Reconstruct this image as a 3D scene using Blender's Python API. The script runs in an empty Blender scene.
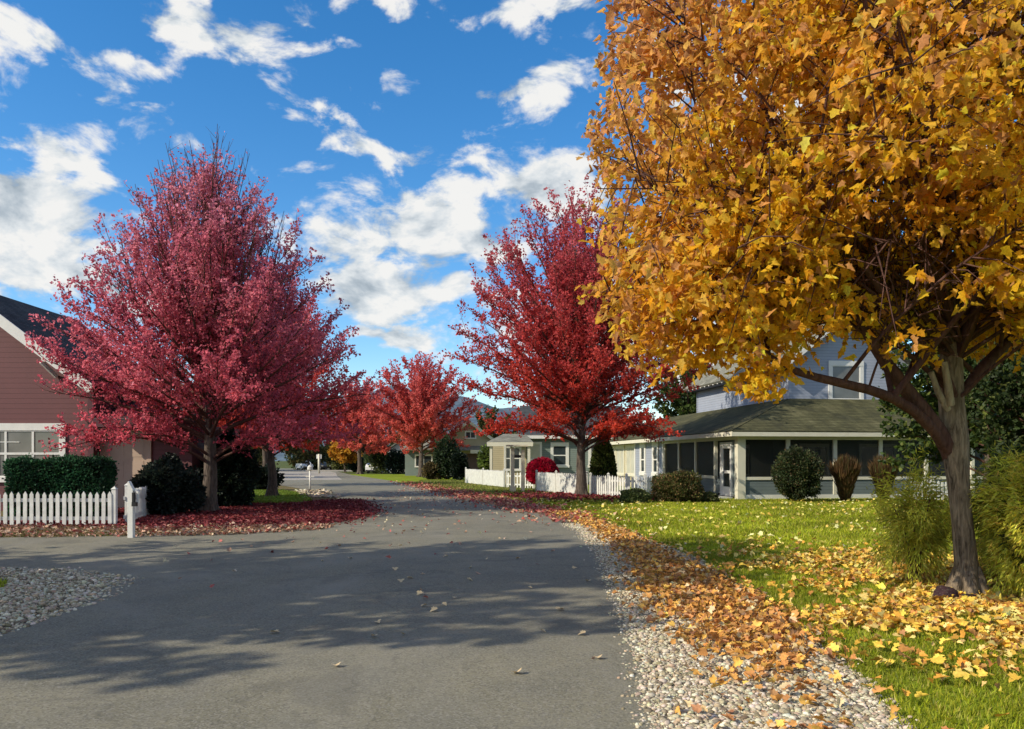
import bpy, math, random
import numpy as np
from mathutils import Vector, Matrix
R = math.radians
C = bpy.context.scene.collection
rng = np.random.default_rng(7)
random.seed(7)
F = 800.0; HZ = 460.0; EYE = 1.6

# ------------------------------------------------------------------ materials
class NT:
    def __init__(s, name):
        s.m = bpy.data.materials.new(name); s.m.use_nodes = True
        s.t = s.m.node_tree; s.n = s.t.nodes; s.l = s.t.links; s.n.clear()
        s.out = s.n.new('ShaderNodeOutputMaterial')
    def N(s, typ, **kw):
        n = s.n.new(typ)
        for k, v in kw.items():
            if k.startswith('i_'):
                n.inputs[k[2:].replace('_', ' ')].default_value = v
            else: setattr(n, k, v)
        return n
    def L(s, a, b): s.l.new(a, b)
    def noise(s, scale, detail=4, rough=0.55, vec=None, dist=0.0):
        n = s.N('ShaderNodeTexNoise'); n.inputs['Scale'].default_value = scale
        n.inputs['Detail'].default_value = detail; n.inputs['Roughness'].default_value = rough
        n.inputs['Distortion'].default_value = dist
        if vec is not None: s.L(vec, n.inputs['Vector'])
        return n.outputs['Fac']
    def ramp(s, fac, stops):
        r = s.N('ShaderNodeValToRGB'); e = r.color_ramp.elements
        while len(e) < len(stops): e.new(0.5)
        for i, (p, c) in enumerate(stops):
            e[i].position = p; e[i].color = (c[0], c[1], c[2], 1) if not isinstance(c, (int, float)) else (c, c, c, 1)
        s.L(fac, r.inputs['Fac']); return r.outputs['Color']
    def mix(s, fac, a, b, mode='MIX'):
        m = s.N('ShaderNodeMix', data_type='RGBA', blend_type=mode)
        for k, v in ((0, fac), (6, a), (7, b)):
            if isinstance(v, (tuple, list)): m.inputs[k].default_value = (*v[:3], 1)
            elif isinstance(v, (int, float)): m.inputs[k].default_value = v
            else: s.L(v, m.inputs[k])
        return m.outputs[2]
    def math(s, op, a, b=None, c=None, clamp=False):
        m = s.N('ShaderNodeMath', operation=op, use_clamp=clamp)
        for k, v in enumerate((a, b, c)):
            if v is None: continue
            if isinstance(v, (int, float)): m.inputs[k].default_value = v
            else: s.L(v, m.inputs[k])
        return m.outputs[0]
    def bump(s, h, strength=0.3, dist=0.02):
        b = s.N('ShaderNodeBump'); b.inputs['Strength'].default_value = strength; b.inputs['Distance'].default_value = dist
        s.L(h, b.inputs['Height']); return b.outputs['Normal']
    def prin(s, col, rough=0.6, normal=None, spec=0.3, metal=0.0):
        p = s.N('ShaderNodeBsdfPrincipled')
        if isinstance(col, (tuple, list)): p.inputs['Base Color'].default_value = (*col[:3], 1)
        else: s.L(col, p.inputs['Base Color'])
        p.inputs['Roughness'].default_value = rough; p.inputs['Specular IOR Level'].default_value = spec
        p.inputs['Metallic'].default_value = metal
        if normal is not None: s.L(normal, p.inputs['Normal'])
        return p.outputs[0]
    def done(s, sh): s.L(sh, s.out.inputs['Surface']); return s.m
    def pos(s): return s.N('ShaderNodeNewGeometry').outputs['Position']
    def obj(s): return s.N('ShaderNodeTexCoord').outputs['Object']

def m_paint(name, col, var=0.12, rough=0.5, scale=3.0, bump=0.08):
    t = NT(name); v = t.obj()
    n = t.noise(scale, 5, 0.6, v); f = t.noise(scale * 14, 3, 0.6, v)
    c = t.mix(t.ramp(n, [(0.3, 0.0), (0.75, 1.0)]), tuple(x * (1 - var) for x in col), tuple(min(x * (1 + var * .5), .95) for x in col))
    c = t.mix(t.ramp(f, [(0.55, 0.0), (0.8, 0.5)]), c, tuple(x * .72 for x in col))
    return t.done(t.prin(c, rough, t.bump(f, bump, 0.01)))

def m_clap(name, col, step=0.13, rough=0.6):
    t = NT(name); v = t.obj()
    sp = t.N('ShaderNodeSeparateXYZ'); t.L(v, sp.inputs[0])
    fr = t.math('FRACT', t.math('DIVIDE', sp.outputs['Z'], step))
    n = t.noise(1.3, 5, 0.6, v); f = t.noise(30, 3, 0.6, v)
    c = t.mix(n, tuple(x * .82 for x in col), tuple(x * 1.14 for x in col))
    line = t.ramp(fr, [(0.0, 0.45), (0.10, 1.0), (1.0, 1.0)])
    c = t.mix(1.0, c, line, 'MULTIPLY')
    h = t.math('ADD', t.math('SUBTRACT', 1.0, fr), t.math('MULTIPLY', f, 0.1))
    return t.done(t.prin(c, rough, t.bump(h, 0.6, 0.02)))

def m_shingle(name, ca, cb, cc):
    t = NT(name); v = t.obj()
    br = t.N('ShaderNodeTexBrick'); t.L(v, br.inputs['Vector'])
    # brick needs a surface-ish mapping: use x+y mix and z
    sp = t.N('ShaderNodeSeparateXYZ'); t.L(v, sp.inputs[0])
    cb_ = t.N('ShaderNodeCombineXYZ'); t.L(t.math('ADD', sp.outputs['X'], sp.outputs['Y']), cb_.inputs[0]); t.L(sp.outputs['Z'], cb_.inputs[1])
    t.L(cb_.outputs[0], br.inputs['Vector'])
    br.inputs['Scale'].default_value = 1.0; br.inputs['Brick Width'].default_value = .32; br.inputs['Row Height'].default_value = .075
    br.inputs['Mortar Size'].default_value = .008; br.inputs['Color1'].default_value = (.75, .75, .75, 1); br.inputs['Color2'].default_value = (1.2, 1.2, 1.2, 1)
    br.inputs['Mortar'].default_value = (.3, .3, .3, 1)
    n = t.noise(1.1, 6, 0.65, v)
    c = t.ramp(n, [(0.3, ca), (0.52, cb), (0.72, cc)])
    c = t.mix(0.85, c, br.outputs['Color'], 'MULTIPLY')
    return t.done(t.prin(c, 0.95, t.bump(br.outputs['Color'], .5, .02), spec=.1))

def m_leaf(name, trans=0.45, rough=0.55, tint=(1, 1, 1)):
    t = NT(name)
    a = t.N('ShaderNodeAttribute', attribute_name='col').outputs['Color']
    v = t.obj(); n = t.noise(55, 2, .5, v)
    c = t.mix(1.0, a, t.ramp(n, [(0.3, .78), (0.7, 1.15)]), 'MULTIPLY')
    p = t.prin(c, rough, spec=.25)
    tr = t.N('ShaderNodeBsdfTranslucent')
    t.L(t.mix(1.0, c, tint, 'MULTIPLY'), tr.inputs['Color'])
    m = t.N('ShaderNodeMixShader'); m.inputs[0].default_value = trans
    t.L(p, m.inputs[1]); t.L(tr.outputs[0], m.inputs[2])
    return t.done(m.outputs[0])

def m_bark(name, a, b, sc=9):
    t = NT(name); v = t.obj()
    mp = t.N('ShaderNodeMapping'); mp.inputs['Scale'].default_value = (1, 1, .16); t.L(v, mp.inputs[0])
    n = t.noise(sc * 2, 6, .65, mp.outputs[0], .6); g = t.noise(2.2, 4, .5, v)
    c = t.mix(t.ramp(n, [(.35, 0.), (.65, 1.)]), a, b)
    c = t.mix(t.ramp(g, [(.5, 0.), (.75, .35)]), c, (b[0] * 1.5, b[1] * 1.55, b[2] * 1.4))
    return t.done(t.prin(c, .9, t.bump(n, .9, .04), spec=.1))

def m_glass(name, col=(.03, .04, .045)):
    t = NT(name); v = t.obj(); n = t.noise(1.7, 3, .5, v)
    c = t.mix(n, tuple(x * .5 for x in col), tuple(x * 1.6 for x in col))
    return t.done(t.prin(c, .08, spec=.6))

def m_asphalt():
    t = NT('asphalt'); v = t.pos()
    big = t.noise(.22, 4, .6, v, .5); mid = t.noise(1.4, 5, .6, v)
    vo = t.N('ShaderNodeTexVoronoi'); vo.inputs['Scale'].default_value = 75; t.L(v, vo.inputs['Vector'])
    fine = t.noise(160, 3, .7, v)
    c = t.mix(t.ramp(big, [(.32, 0.), (.68, 1.)]), (.185, .173, .120), (.245, .226, .158))
    c = t.mix(t.ramp(mid, [(.4, 0.), (.7, .5)]), c, (.125, .124, .10))
    agg = t.N('ShaderNodeSeparateColor'); t.L(vo.outputs['Color'], agg.inputs[0])
    c = t.mix(t.ramp(agg.outputs[0], [(.55, 0.), (.95, .55)]), c, (.32, .30, .26))
    c = t.mix(t.ramp(agg.outputs[1], [(.6, 0.), (.9, .45)]), c, (.05, .05, .05))
    # long fine streaks from tyres along the road
    mp = t.N('ShaderNodeMapping'); mp.inputs['Scale'].default_value = (1.6, .12, 1); t.L(v, mp.inputs[0])
    st = t.noise(1.0, 4, .6, mp.outputs[0])
    c = t.mix(t.ramp(st, [(.45, 0.), (.75, .28)]), c, (.23, .22, .195))
    wr = t.noise(.55, 6, .7, v, 1.2); c = t.mix(t.ramp(wr, [(.56, 0.), (.60, .32), (.9, .4)]), c, (.095, .092, .080))
    ws_ = t.noise(.31, 5, .65, v, .8); c = t.mix(t.ramp(ws_, [(.5, 0.), (.68, .35)]), c, (.30, .285, .235))
    # hairline cracks
    cr = t.N('ShaderNodeTexVoronoi', feature='DISTANCE_TO_EDGE'); cr.inputs['Scale'].default_value = .33
    dn = t.N('ShaderNodeTexNoise'); dn.inputs['Scale'].default_value = 1.4; dn.inputs['Detail'].default_value = 5; t.L(v, dn.inputs['Vector'])
    va = t.N('ShaderNodeVectorMath', operation='MULTIPLY_ADD'); va.inputs[1].default_value = (1.6, 1.6, 0); t.L(dn.outputs['Color'], va.inputs[0]); t.L(v, va.inputs[2])
    t.L(va.outputs[0], cr.inputs['Vector'])
    c = t.mix(t.ramp(cr.outputs['Distance'], [(.0, .25), (.006, 0.)]), c, (.035, .035, .035))
    return t.done(t.prin(c, .82, t.bump(t.math('ADD', fine, agg.outputs[0]), .55, .006), spec=.22))

def m_ground(name, stops, sc=.8, fine=60, bump=.5):
    t = NT(name); v = t.pos()
    n = t.noise(sc, 7, .68, v, .4); f = t.noise(fine, 4, .7, v)
    c = t.ramp(n, stops)
    c = t.mix(1.0, c, t.ramp(f, [(.3, .55), (.7, 1.35)]), 'MULTIPLY')
    return t.done(t.prin(c, .95, t.bump(f, bump, .03), spec=.08))

def m_attr(name, rough=.85, nsc=60):
    t = NT(name); a = t.N('ShaderNodeAttribute', attribute_name='col').outputs['Color']
    v = t.obj(); n = t.noise(nsc, 4, .6, v)
    c = t.mix(1.0, a, t.ramp(n, [(0.3, .7), (0.7, 1.2)]), 'MULTIPLY')
    return t.done(t.prin(c, rough, t.bump(n, .3, .005), spec=.2))

M = dict(
    white=m_paint('white_paint', (.72, .71, .67), .10),
    cream=m_paint('cream_paint', (.68, .65, .52), .10),
    fence=m_paint('fence_white', (.70, .70, .66), .22, .55, 5),
    blue=m_clap('blue_grey_clapboard', (.30, .33, .40)),
    bluedark=m_clap('slate_clapboard', (.13, .16, .16)),
    maroon=m_clap('maroon_clapboard', (.128, .044, .047), .16),
    maroontrim=m_paint('maroon_board', (.10, .035, .042)),
    greenwall=m_clap('grey_green_clapboard', (.17, .21, .19)),
    beige=m_clap('beige_clapboard', (.46, .40, .26)),
    palegrey=m_clap('pale_grey_clapboard', (.5, .5, .44)),
    door=m_paint('tan_door_paint', (.50, .38, .29), .1),
    garage=m_paint('brown_garage_door', (.12, .07, .05), .1),
    roofmoss=m_shingle('mossy_shingle', (.055, .055, .035), (.09, .088, .045), (.15, .14, .075)),
    roofdark=m_shingle('dark_shingle', (.045, .05, .055), (.07, .075, .08), (.10, .11, .11)),
    roofpale=m_shingle('weathered_shingle', (.17, .17, .14), (.24, .235, .19), (.33, .32, .27)),
    glass=m_glass('window_glass'),
    glassblind=m_glass('window_with_blind', (.13, .13, .125)),
    curtain=m_paint('pale_curtain', (.5, .5, .42), .15),
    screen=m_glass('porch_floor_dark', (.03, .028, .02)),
    bark=m_bark('maple_bark', (.07, .052, .036), (.36, .28, .195), 13),
    barkgrey=m_bark('grey_bark', (.05, .040, .034), (.15, .12, .10)),
    barkpale=m_bark('pale_bark', (.22, .17, .11), (.42, .35, .25)),
    twig=m_bark('twig_bark', (.07, .035, .03), (.14, .075, .06)),
    leaf=m_leaf('leaf_translucent', .60, tint=(1.0, .97, .95)),
    fallen=m_leaf('fallen_leaf', .12, .6),
    green=m_leaf('green_leaf', .32),
    grassm=m_leaf('grass_blade', .40),
    asphalt=m_asphalt(),
    stone=m_attr('stone'),
    dark=m_paint('black_plastic', (.02, .02, .022)),
    rubber=m_paint('rubber', (.02, .02, .02)),
    carwhite=m_paint('white_car_paint', (.75, .76, .78), .02, .2),
    cardark=m_paint('dark_car_paint', (.03, .035, .045), .02, .2),
    lamp=m_paint('lamp_lens', (.7, .7, .65), .05, .15),
    red=m_paint('tail_light', (.4, .02, .02), .05, .2),
)
# insect screen: half see-through dark mesh in front of the porch room
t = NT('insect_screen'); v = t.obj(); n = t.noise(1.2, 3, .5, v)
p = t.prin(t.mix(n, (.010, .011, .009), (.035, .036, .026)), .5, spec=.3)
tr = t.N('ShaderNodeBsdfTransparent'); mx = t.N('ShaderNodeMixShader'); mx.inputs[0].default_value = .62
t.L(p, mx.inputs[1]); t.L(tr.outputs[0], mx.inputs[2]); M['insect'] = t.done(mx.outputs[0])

# ------------------------------------------------------------------ objects
def tag(o, label=None, cat=None, group=None, kind=None):
    if label: o['label'] = label
    if cat: o['category'] = cat
    if group: o['group'] = group
    if kind: o['kind'] = kind
    return o
def empty(name, loc=(0, 0, 0), rz=0, label=None, cat=None, group=None):
    o = bpy.data.objects.new(name, None); C.objects.link(o)
    o.location = loc; o.rotation_euler = (0, 0, rz); o.empty_display_size = .3
    return tag(o, label, cat, group)
def np_mesh(name, V, loops, starts, totals, mat, parent=None, col=None, smooth=False):
    me = bpy.data.meshes.new(name)
    V = np.asarray(V, np.float32); loops = np.asarray(loops, np.int32)
    me.vertices.add(len(V)); me.vertices.foreach_set('co', V.ravel())
    me.loops.add(len(loops)); me.loops.foreach_set('vertex_index', loops)
    me.polygons.add(len(starts)); me.polygons.foreach_set('loop_start', np.asarray(starts, np.int32))
    me.polygons.foreach_set('loop_total', np.asarray(totals, np.int32))
    if smooth: me.polygons.foreach_set('use_smooth', np.ones(len(starts), bool))
    if col is not None:
        a = me.color_attributes.new('col', 'FLOAT_COLOR', 'POINT')
        cc = np.ones((len(V), 4), np.float32); cc[:, :3] = col; a.data.foreach_set('color', cc.ravel())
    me.update(calc_edges=True); me.validate()
    if mat: me.materials.append(mat)
    o = bpy.data.objects.new(name, me); C.objects.link(o)
    if parent: o.parent = parent
    return o
class MB:
    def __init__(s): s.v = []; s.f = []
    def add(s, vs, fs):
        b = len(s.v); s.v += [tuple(p) for p in vs]; s.f += [tuple(i + b for i in f) for f in fs]; return s
    def box(s, x0, x1, y0, y1, z0, z1):
        return s.add([(x0, y0, z0), (x1, y0, z0), (x1, y1, z0), (x0, y1, z0), (x0, y0, z1), (x1, y0, z1), (x1, y1, z1), (x0, y1, z1)],
                     [(0, 3, 2, 1), (4, 5, 6, 7), (0, 1, 5, 4), (1, 2, 6, 5), (2, 3, 7, 6), (3, 0, 4, 7)])
    def bar(s, a, b, w, h):
        a = Vector(a); b = Vector(b); d = (b - a).normalized()
        u = d.cross(Vector((0, 0, 1)));
        if u.length < 1e-4: u = Vector((1, 0, 0))
        u.normalize(); w_ = u.cross(d); u *= w / 2; w_ *= h / 2
        vs = [a - u - w_, a + u - w_, a + u + w_, a - u + w_, b - u - w_, b + u - w_, b + u + w_, b - u + w_]
        return s.add(vs, [(0, 3, 2, 1), (4, 5, 6, 7), (0, 1, 5, 4), (1, 2, 6, 5), (2, 3, 7, 6), (3, 0, 4, 7)])
    def prism(s, pts, off):      # pts: planar loop, extruded by off
        n = len(pts); off = Vector(off); a = [Vector(p) for p in pts]
        return s.add(a + [p + off for p in a], [tuple(range(n))[::-1], tuple(range(n, 2 * n))] + [(i, (i + 1) % n, n + (i + 1) % n, n + i) for i in range(n)])
    def cyl(s, c, r, h, n=14, axis='z', r2=None):
        r2 = r if r2 is None else r2; vs = []
        for k, rr in ((0, r), (1, r2)):
            for i in range(n):
                a = 2 * math.pi * i / n; q = (rr * math.cos(a), rr * math.sin(a), k * h)
                if axis == 'x': q = (q[2], q[0], q[1])
                if axis == 'y': q = (q[0], q[2], q[1])
                vs.append((c[0] + q[0], c[1] + q[1], c[2] + q[2]))
        return s.add(vs, [tuple(range(n))[::-1], tuple(range(n, 2 * n))] + [(i, (i + 1) % n, n + (i + 1) % n, n + i) for i in range(n)])
    def build(s, name, mat, parent=None, smooth=False, bevel=0):
        me = bpy.data.meshes.new(name); me.from_pydata(s.v, [], s.f); me.materials.append(mat)
        import bmesh
        bm = bmesh.new(); bm.from_mesh(me); bmesh.ops.recalc_face_normals(bm, faces=bm.faces)
        bm.to_mesh(me); bm.free()
        if smooth: me.polygons.foreach_set('use_smooth', np.ones(len(me.polygons), bool))
        o = bpy.data.objects.new(name, me); C.objects.link(o)
        if parent: o.parent = parent
        if bevel:
            b = o.modifiers.new('b', 'BEVEL'); b.width = bevel; b.segments = 2; b.limit_method = 'ANGLE'
        return o

# ---- scatter of small templates
def frames(d, rnd=None, up=None):
    d = d / (np.linalg.norm(d, axis=1, keepdims=True) + 1e-9)
    if rnd is None: rnd = rng.normal(size=d.shape)
    x = np.cross(d, rnd); x /= (np.linalg.norm(x, axis=1, keepdims=True) + 1e-9)
    z = np.cross(x, d)
    return np.stack([x, d, z], axis=2)      # columns x,y(d),z
def scatter(name, tv, tf, P, Rm, S, col, mat, parent=None, smooth=False, aniso=None):
    n = len(P); k = len(tv); tv = np.asarray(tv, float)
    loc = np.broadcast_to(tv, (n, k, 3)).copy()
    if aniso is not None: loc *= aniso[:, None, :]
    V = np.einsum('nij,nkj->nki', Rm, loc) * np.asarray(S).reshape(-1, 1, 1) + P[:, None, :]
    fl = np.concatenate([np.array(f) for f in tf]); ft = np.array([len(f) for f in tf])
    loops = (fl[None, :] + (np.arange(n) * k)[:, None]).ravel()
    totals = np.tile(ft, n); starts = np.concatenate([[0], np.cumsum(totals)[:-1]])
    cc = np.repeat(col, k, axis=0)
    return np_mesh(name, V.reshape(-1, 3), loops, starts, totals, mat, parent, cc, smooth)
RH_V = [(0, 0, 0), (.36, .45, .12), (0, 1, 0), (-.36, .45, .12)]; RH_F = [(0, 1, 2), (0, 2, 3)]
def maple(lobes='full'):
    if lobes == 'full': h = [(.0, 0), (.20, -.06), (.36, .06), (.29, .20), (.54, .27), (.43, .40), (.47, .60), (.24, .58), (.17, .80), (0, 1)]
    else: h = [(.0, 0), (.37, .02), (.30, .25), (.53, .47), (.28, .54), (.22, .76), (0, 1)]
    pts = h + [(-x, y) for x, y in h[-2:0:-1]]
    v = [(0, .38, -.03)] + [(x, y, .30 * abs(x) - .12 * y * y) for x, y in pts]; n = len(pts)
    return v, [(0, 1 + i, 1 + (i + 1) % n) for i in range(n)]
MP_V, MP_F = maple(); MQ_V, MQ_F = maple('q')

def palette(n, cols, w, jit=.16):
    idx = rng.choice(len(cols), n, p=np.array(w) / sum(w)); c = np.array(cols)[idx]
    return np.clip(c * (1 + rng.normal(0, jit, (n, 1))) * (1 + rng.normal(0, .05, (n, 3))), .002, .9)

# ---- tubes
def tubes(name, lines, mat, parent, sides=6, smooth=True):
    V = []; loops = []; b = 0
    for pts, rad in lines:
        pts = np.asarray(pts, float); m = len(pts)
        tg = np.gradient(pts, axis=0); tg /= (np.linalg.norm(tg, axis=1, keepdims=True) + 1e-9)
        ref = np.array([.31, .95, .05]) if abs(tg[0, 1]) < .8 else np.array([1., 0, 0])
        u = np.cross(tg, ref); u /= (np.linalg.norm(u, axis=1, keepdims=True) + 1e-9); w = np.cross(tg, u)
        a = np.arange(sides) * 2 * math.pi / sides
        ring = pts[:, None, :] + (u[:, None, :] * np.cos(a)[None, :, None] + w[:, None, :] * np.sin(a)[None, :, None]) * np.asarray(rad)[:, None, None]
        V.append(ring.reshape(-1, 3))
        i = np.arange(m - 1)[:, None] * sides; j = np.arange(sides)[None, :]; j2 = (j + 1) % sides
        q = np.stack([i + j, i + j2, i + sides + j2, i + sides + j], axis=-1).reshape(-1, 4) + b
        loops.append(q); b += m * sides
    V = np.concatenate(V); q = np.concatenate(loops); n = len(q)
    return np_mesh(name, V, q.ravel(), np.arange(n) * 4, np.full(n, 4), mat, parent, None, smooth)
def bez(p0, p1, p2, n=8):
    t = np.linspace(0, 1, n)[:, None]; return (1 - t) ** 2 * p0 + 2 * t * (1 - t) * p1 + t * t * p2
def wig(p, amp, r_):
    n = len(p); w = np.cumsum(r_.normal(0, amp, (n, 3)), axis=0); w *= np.linspace(0, 1, n)[:, None]; return p + w

# ------------------------------------------------------------------ trees
def red_maple(name, loc, H, Rr, zb, tr, colf, label, seed, nsc=46, nsec=20, leaf=.10, lpt=11, whips=0, rz=0, group='red street maples', detail=1.0, cat='tree', zmax=.2, leafmat=None, power=.75, expo=1.25, feather=1.0):
    r = np.random.default_rng(seed)
    root = empty(name, loc, rz, label, cat, group)
    def prof(u): return Rr * ((.72 + .28 * u / zmax) if u < zmax else (1 - ((u - zmax) / (1 - zmax)) ** expo) ** power)
    tz = np.linspace(0, H * .62, 12)
    tp = np.stack([np.cumsum(r.normal(0, .03, 12)), np.cumsum(r.normal(0, .03, 12)), tz], 1); tp[0, :2] = 0
    trad = tr * (1 - .82 * (tz / tz[-1])) ; trad[0] *= 1.35; trad[1] = max(trad[1], tr * .97)
    main = [(tp, trad)]
    flare = []
    for k in range(5):
        a = k * 1.256 + r.uniform(0, .6); d = np.array([math.cos(a), math.sin(a), 0])
        flare.append((np.array([d * tr * 2.0 + [0, 0, -.05], d * tr * 1.1 + [0, 0, .08], d * tr * .55 + [0, 0, .5]]), [tr * .22, tr * .42, tr * .35]))
    limbs = []; twigs = []; TP = []; TD = []; TL = []
    for i in range(nsc):
        u = (i + .5) / nsc; u = u ** .8; az = i * 2.39996 + r.normal(0, .25)
        zt = zb + .3 + (H - zb) * (u * .97); rt = prof(u) * r.uniform(.84, 1.06)
        out = np.array([math.cos(az), math.sin(az), 0.])
        zs = zb * .72 + (H * .55 - zb * .72) * u ** .85 * r.uniform(.8, 1.05)
        if u < .15: zt = zb + r.uniform(.2, .9)
        zs = min(zs, zt - .1 * rt - .2)
        p0 = np.array([np.interp(zs, tz, tp[:, 0]), np.interp(zs, tz, tp[:, 1]), zs])
        p2 = out * rt + [0, 0, zt]
        p1 = p0 + out * rt * .45 + [0, 0, max((zt - zs) * (.35 + .22 * u), .30 * rt * (1 - u))]
        path = wig(bez(p0, p1, p2, 9), .035, r)
        L = np.linalg.norm(p2 - p0); rad0 = min(tr * .30, .014 + .010 * L)
        limbs.append((path, rad0 * (1 - np.linspace(0, 1, 9) * .86)))
        ns = int(nsec * (.55 + .6 * L / (H * .5)))
        for j in range(ns):
            s = .18 + .82 * (j + r.uniform(0, 1)) / ns; k = min(int(s * 8), 7); f = s * 8 - k
            q = path[k] * (1 - f) + path[k + 1] * f; tg = path[k + 1] - path[k]; tg /= np.linalg.norm(tg)
            rv = r.normal(size=3); rv -= tg * rv.dot(tg); rv /= np.linalg.norm(rv)
            d = tg * .85 + rv * .62 + out * .12 + np.array([0, 0, .30 + .35 * u]); d /= np.linalg.norm(d)
            l2 = r.uniform(.55, 1.25) * (1.25 - .55 * s) * (Rr / 4.5) ** .5 * (.8 + .2 * L / 4)
            e = q + d * l2 + np.array([0, 0, .15 * l2]); mid = q + d * l2 * .5
            pth = np.array([q, mid, e]); twigs.append((pth, [.012, .008, .003]))
            nt = 5
            for m in range(nt):
                ss = (m + .5) / nt; b = q + (e - q) * ss
                rv = r.normal(size=3); dd = d * .9 + rv * .55 + [0, 0, .2]; dd /= np.linalg.norm(dd)
                TP.append(b); TD.append(dd); TL.append(r.uniform(.22, .5) * (1.1 - .4 * ss))
    for i in range(whips):
        az = r.uniform(0, 6.28); rr = r.uniform(0, .62) * Rr; z0 = H * (.96 - .36 * (rr / Rr / .62) ** 1.3) - .4
        p = np.array([math.cos(az) * rr * .8, math.sin(az) * rr * .8, z0]); d = np.array([math.cos(az) * .22, math.sin(az) * .22, 1.])
        l = r.uniform(.9, 2.4); pts = np.array([p, p + d * l * .5 + r.normal(0, .03, 3), p + d * l])
        twigs.append((pts, [.018, .012, .007]))
        for _ in range(4):
            s = r.uniform(.2, .9); q = p + d * l * s; e = q + np.array([r.normal(0, .2), r.normal(0, .2), r.uniform(.25, .5)])
            twigs.append((np.array([q, (q + e) / 2, e]), [.007, .005, .003]))
            TP.append(q); TD.append((e - q) / np.linalg.norm(e - q)); TL.append(-.4)
    TP = np.array(TP); TD = np.array(TD); TL = np.array(TL)
    cnt = np.where(TL < 0, 1, 1) if False else np.where(TL < 0, 1, r.poisson(lpt * detail, len(TL)) + 1); TL = np.abs(TL)
    cnt = np.where((TP[:, 2] > H * .72) & (r.uniform(0, 1, len(TP)) < np.clip((TP[:, 2] / H - .72) * 2.6, 0, .75)), np.minimum(cnt, 3), cnt); cnt = np.where(clumpnoise(TP, seed, 1.35) < -1.0, np.minimum(cnt, 2), cnt)
    idx = np.repeat(np.arange(len(TP)), cnt); n = len(idx)
    s = r.uniform(0, 1, (n, 1))
    P = TP[idx] + TD[idx] * TL[idx][:, None] * s + r.normal(0, .035, (n, 3))
    D = TD[idx] * .6 + r.normal(0, .55, (n, 3)) + np.array([0, 0, -.15])
    col = colf(P, TP[idx], n, H, Rr, r)
    S = leaf * r.uniform(.65, 1.35, n) * (detail ** -.4)
    tubes('trunk', main + flare, M['barkgrey'], root, 14)
    tubes('branches', limbs, M['twig'], root, 6)
    tubes('twigs', twigs, M['twig'], root, 3)
    scatter('crown', RH_V, RH_F, P, frames(D), S, col, leafmat or M['leaf'], root)
    return root

def clumpnoise(P, seed, sc):
    q = P * sc; a = np.sin(q[:, 0] * 1.7 + seed) * np.sin(q[:, 1] * 2.1 + 2 * seed) + np.sin(q[:, 2] * 1.9 + seed * 3 + q[:, 0]) * .7 + np.sin((q[:, 0] - q[:, 1] + q[:, 2]) * 3.3 + seed) * .4
    return a
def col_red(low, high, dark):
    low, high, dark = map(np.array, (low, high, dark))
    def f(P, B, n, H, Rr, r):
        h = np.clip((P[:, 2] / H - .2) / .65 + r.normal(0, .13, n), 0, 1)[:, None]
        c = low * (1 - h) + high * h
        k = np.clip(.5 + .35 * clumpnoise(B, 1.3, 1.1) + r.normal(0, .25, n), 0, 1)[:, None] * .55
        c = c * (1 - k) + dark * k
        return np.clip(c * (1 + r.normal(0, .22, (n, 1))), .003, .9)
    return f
COL1 = col_red((.80, .155, .19), (.74, .28, .36), (.46, .07, .13))  # pink of the sun haze is mixed into these leaf reds
COL2 = col_red((.76, .090, .038), (.68, .16, .19), (.42, .03, .045))
COL3 = col_red((.90, .21, .14), (.78, .17, .17), (.58, .08, .08))
def gcol(a, b, c):
    a, b, c = map(np.array, (a, b, c))
    def f(P, B, n, H, Rr, r):
        k = np.clip(.5 + .3 * clumpnoise(B, 2.1, 1.3) + r.normal(0, .25, n), 0, 1)[:, None]
        out = a * (1 - k) + b * k; m = r.uniform(0, 1, n) < .18; out[m] = c
        return np.clip(out * (1 + r.normal(0, .2, (n, 1))), .003, .9)
    return f

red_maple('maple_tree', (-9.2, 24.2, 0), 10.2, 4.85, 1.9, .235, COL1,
          'broad crimson maple tinted pinkish for haze, with bare whips at its top, beside the white picket fence corner', 11, nsc=112, nsec=19, lpt=11, whips=90, leaf=.088, power=.72)
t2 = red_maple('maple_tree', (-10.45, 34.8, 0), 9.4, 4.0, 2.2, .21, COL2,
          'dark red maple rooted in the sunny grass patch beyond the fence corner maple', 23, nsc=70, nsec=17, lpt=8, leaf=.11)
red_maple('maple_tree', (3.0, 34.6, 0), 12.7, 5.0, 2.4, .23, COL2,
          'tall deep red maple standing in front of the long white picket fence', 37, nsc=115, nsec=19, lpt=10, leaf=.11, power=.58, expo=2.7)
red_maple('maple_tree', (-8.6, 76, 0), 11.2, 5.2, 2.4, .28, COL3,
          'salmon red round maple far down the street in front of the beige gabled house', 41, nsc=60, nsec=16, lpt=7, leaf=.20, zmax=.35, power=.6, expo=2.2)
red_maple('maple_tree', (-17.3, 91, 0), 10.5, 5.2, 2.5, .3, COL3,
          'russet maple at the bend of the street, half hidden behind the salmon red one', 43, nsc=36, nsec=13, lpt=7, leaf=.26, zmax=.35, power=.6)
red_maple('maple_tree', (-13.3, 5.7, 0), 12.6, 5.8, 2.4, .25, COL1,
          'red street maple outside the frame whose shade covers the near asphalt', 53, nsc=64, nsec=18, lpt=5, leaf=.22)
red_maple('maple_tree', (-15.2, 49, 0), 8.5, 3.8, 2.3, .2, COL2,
          'smaller red maple seen through the gap under the dark red one', 59, nsc=36, nsec=13, lpt=7, leaf=.17)
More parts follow.
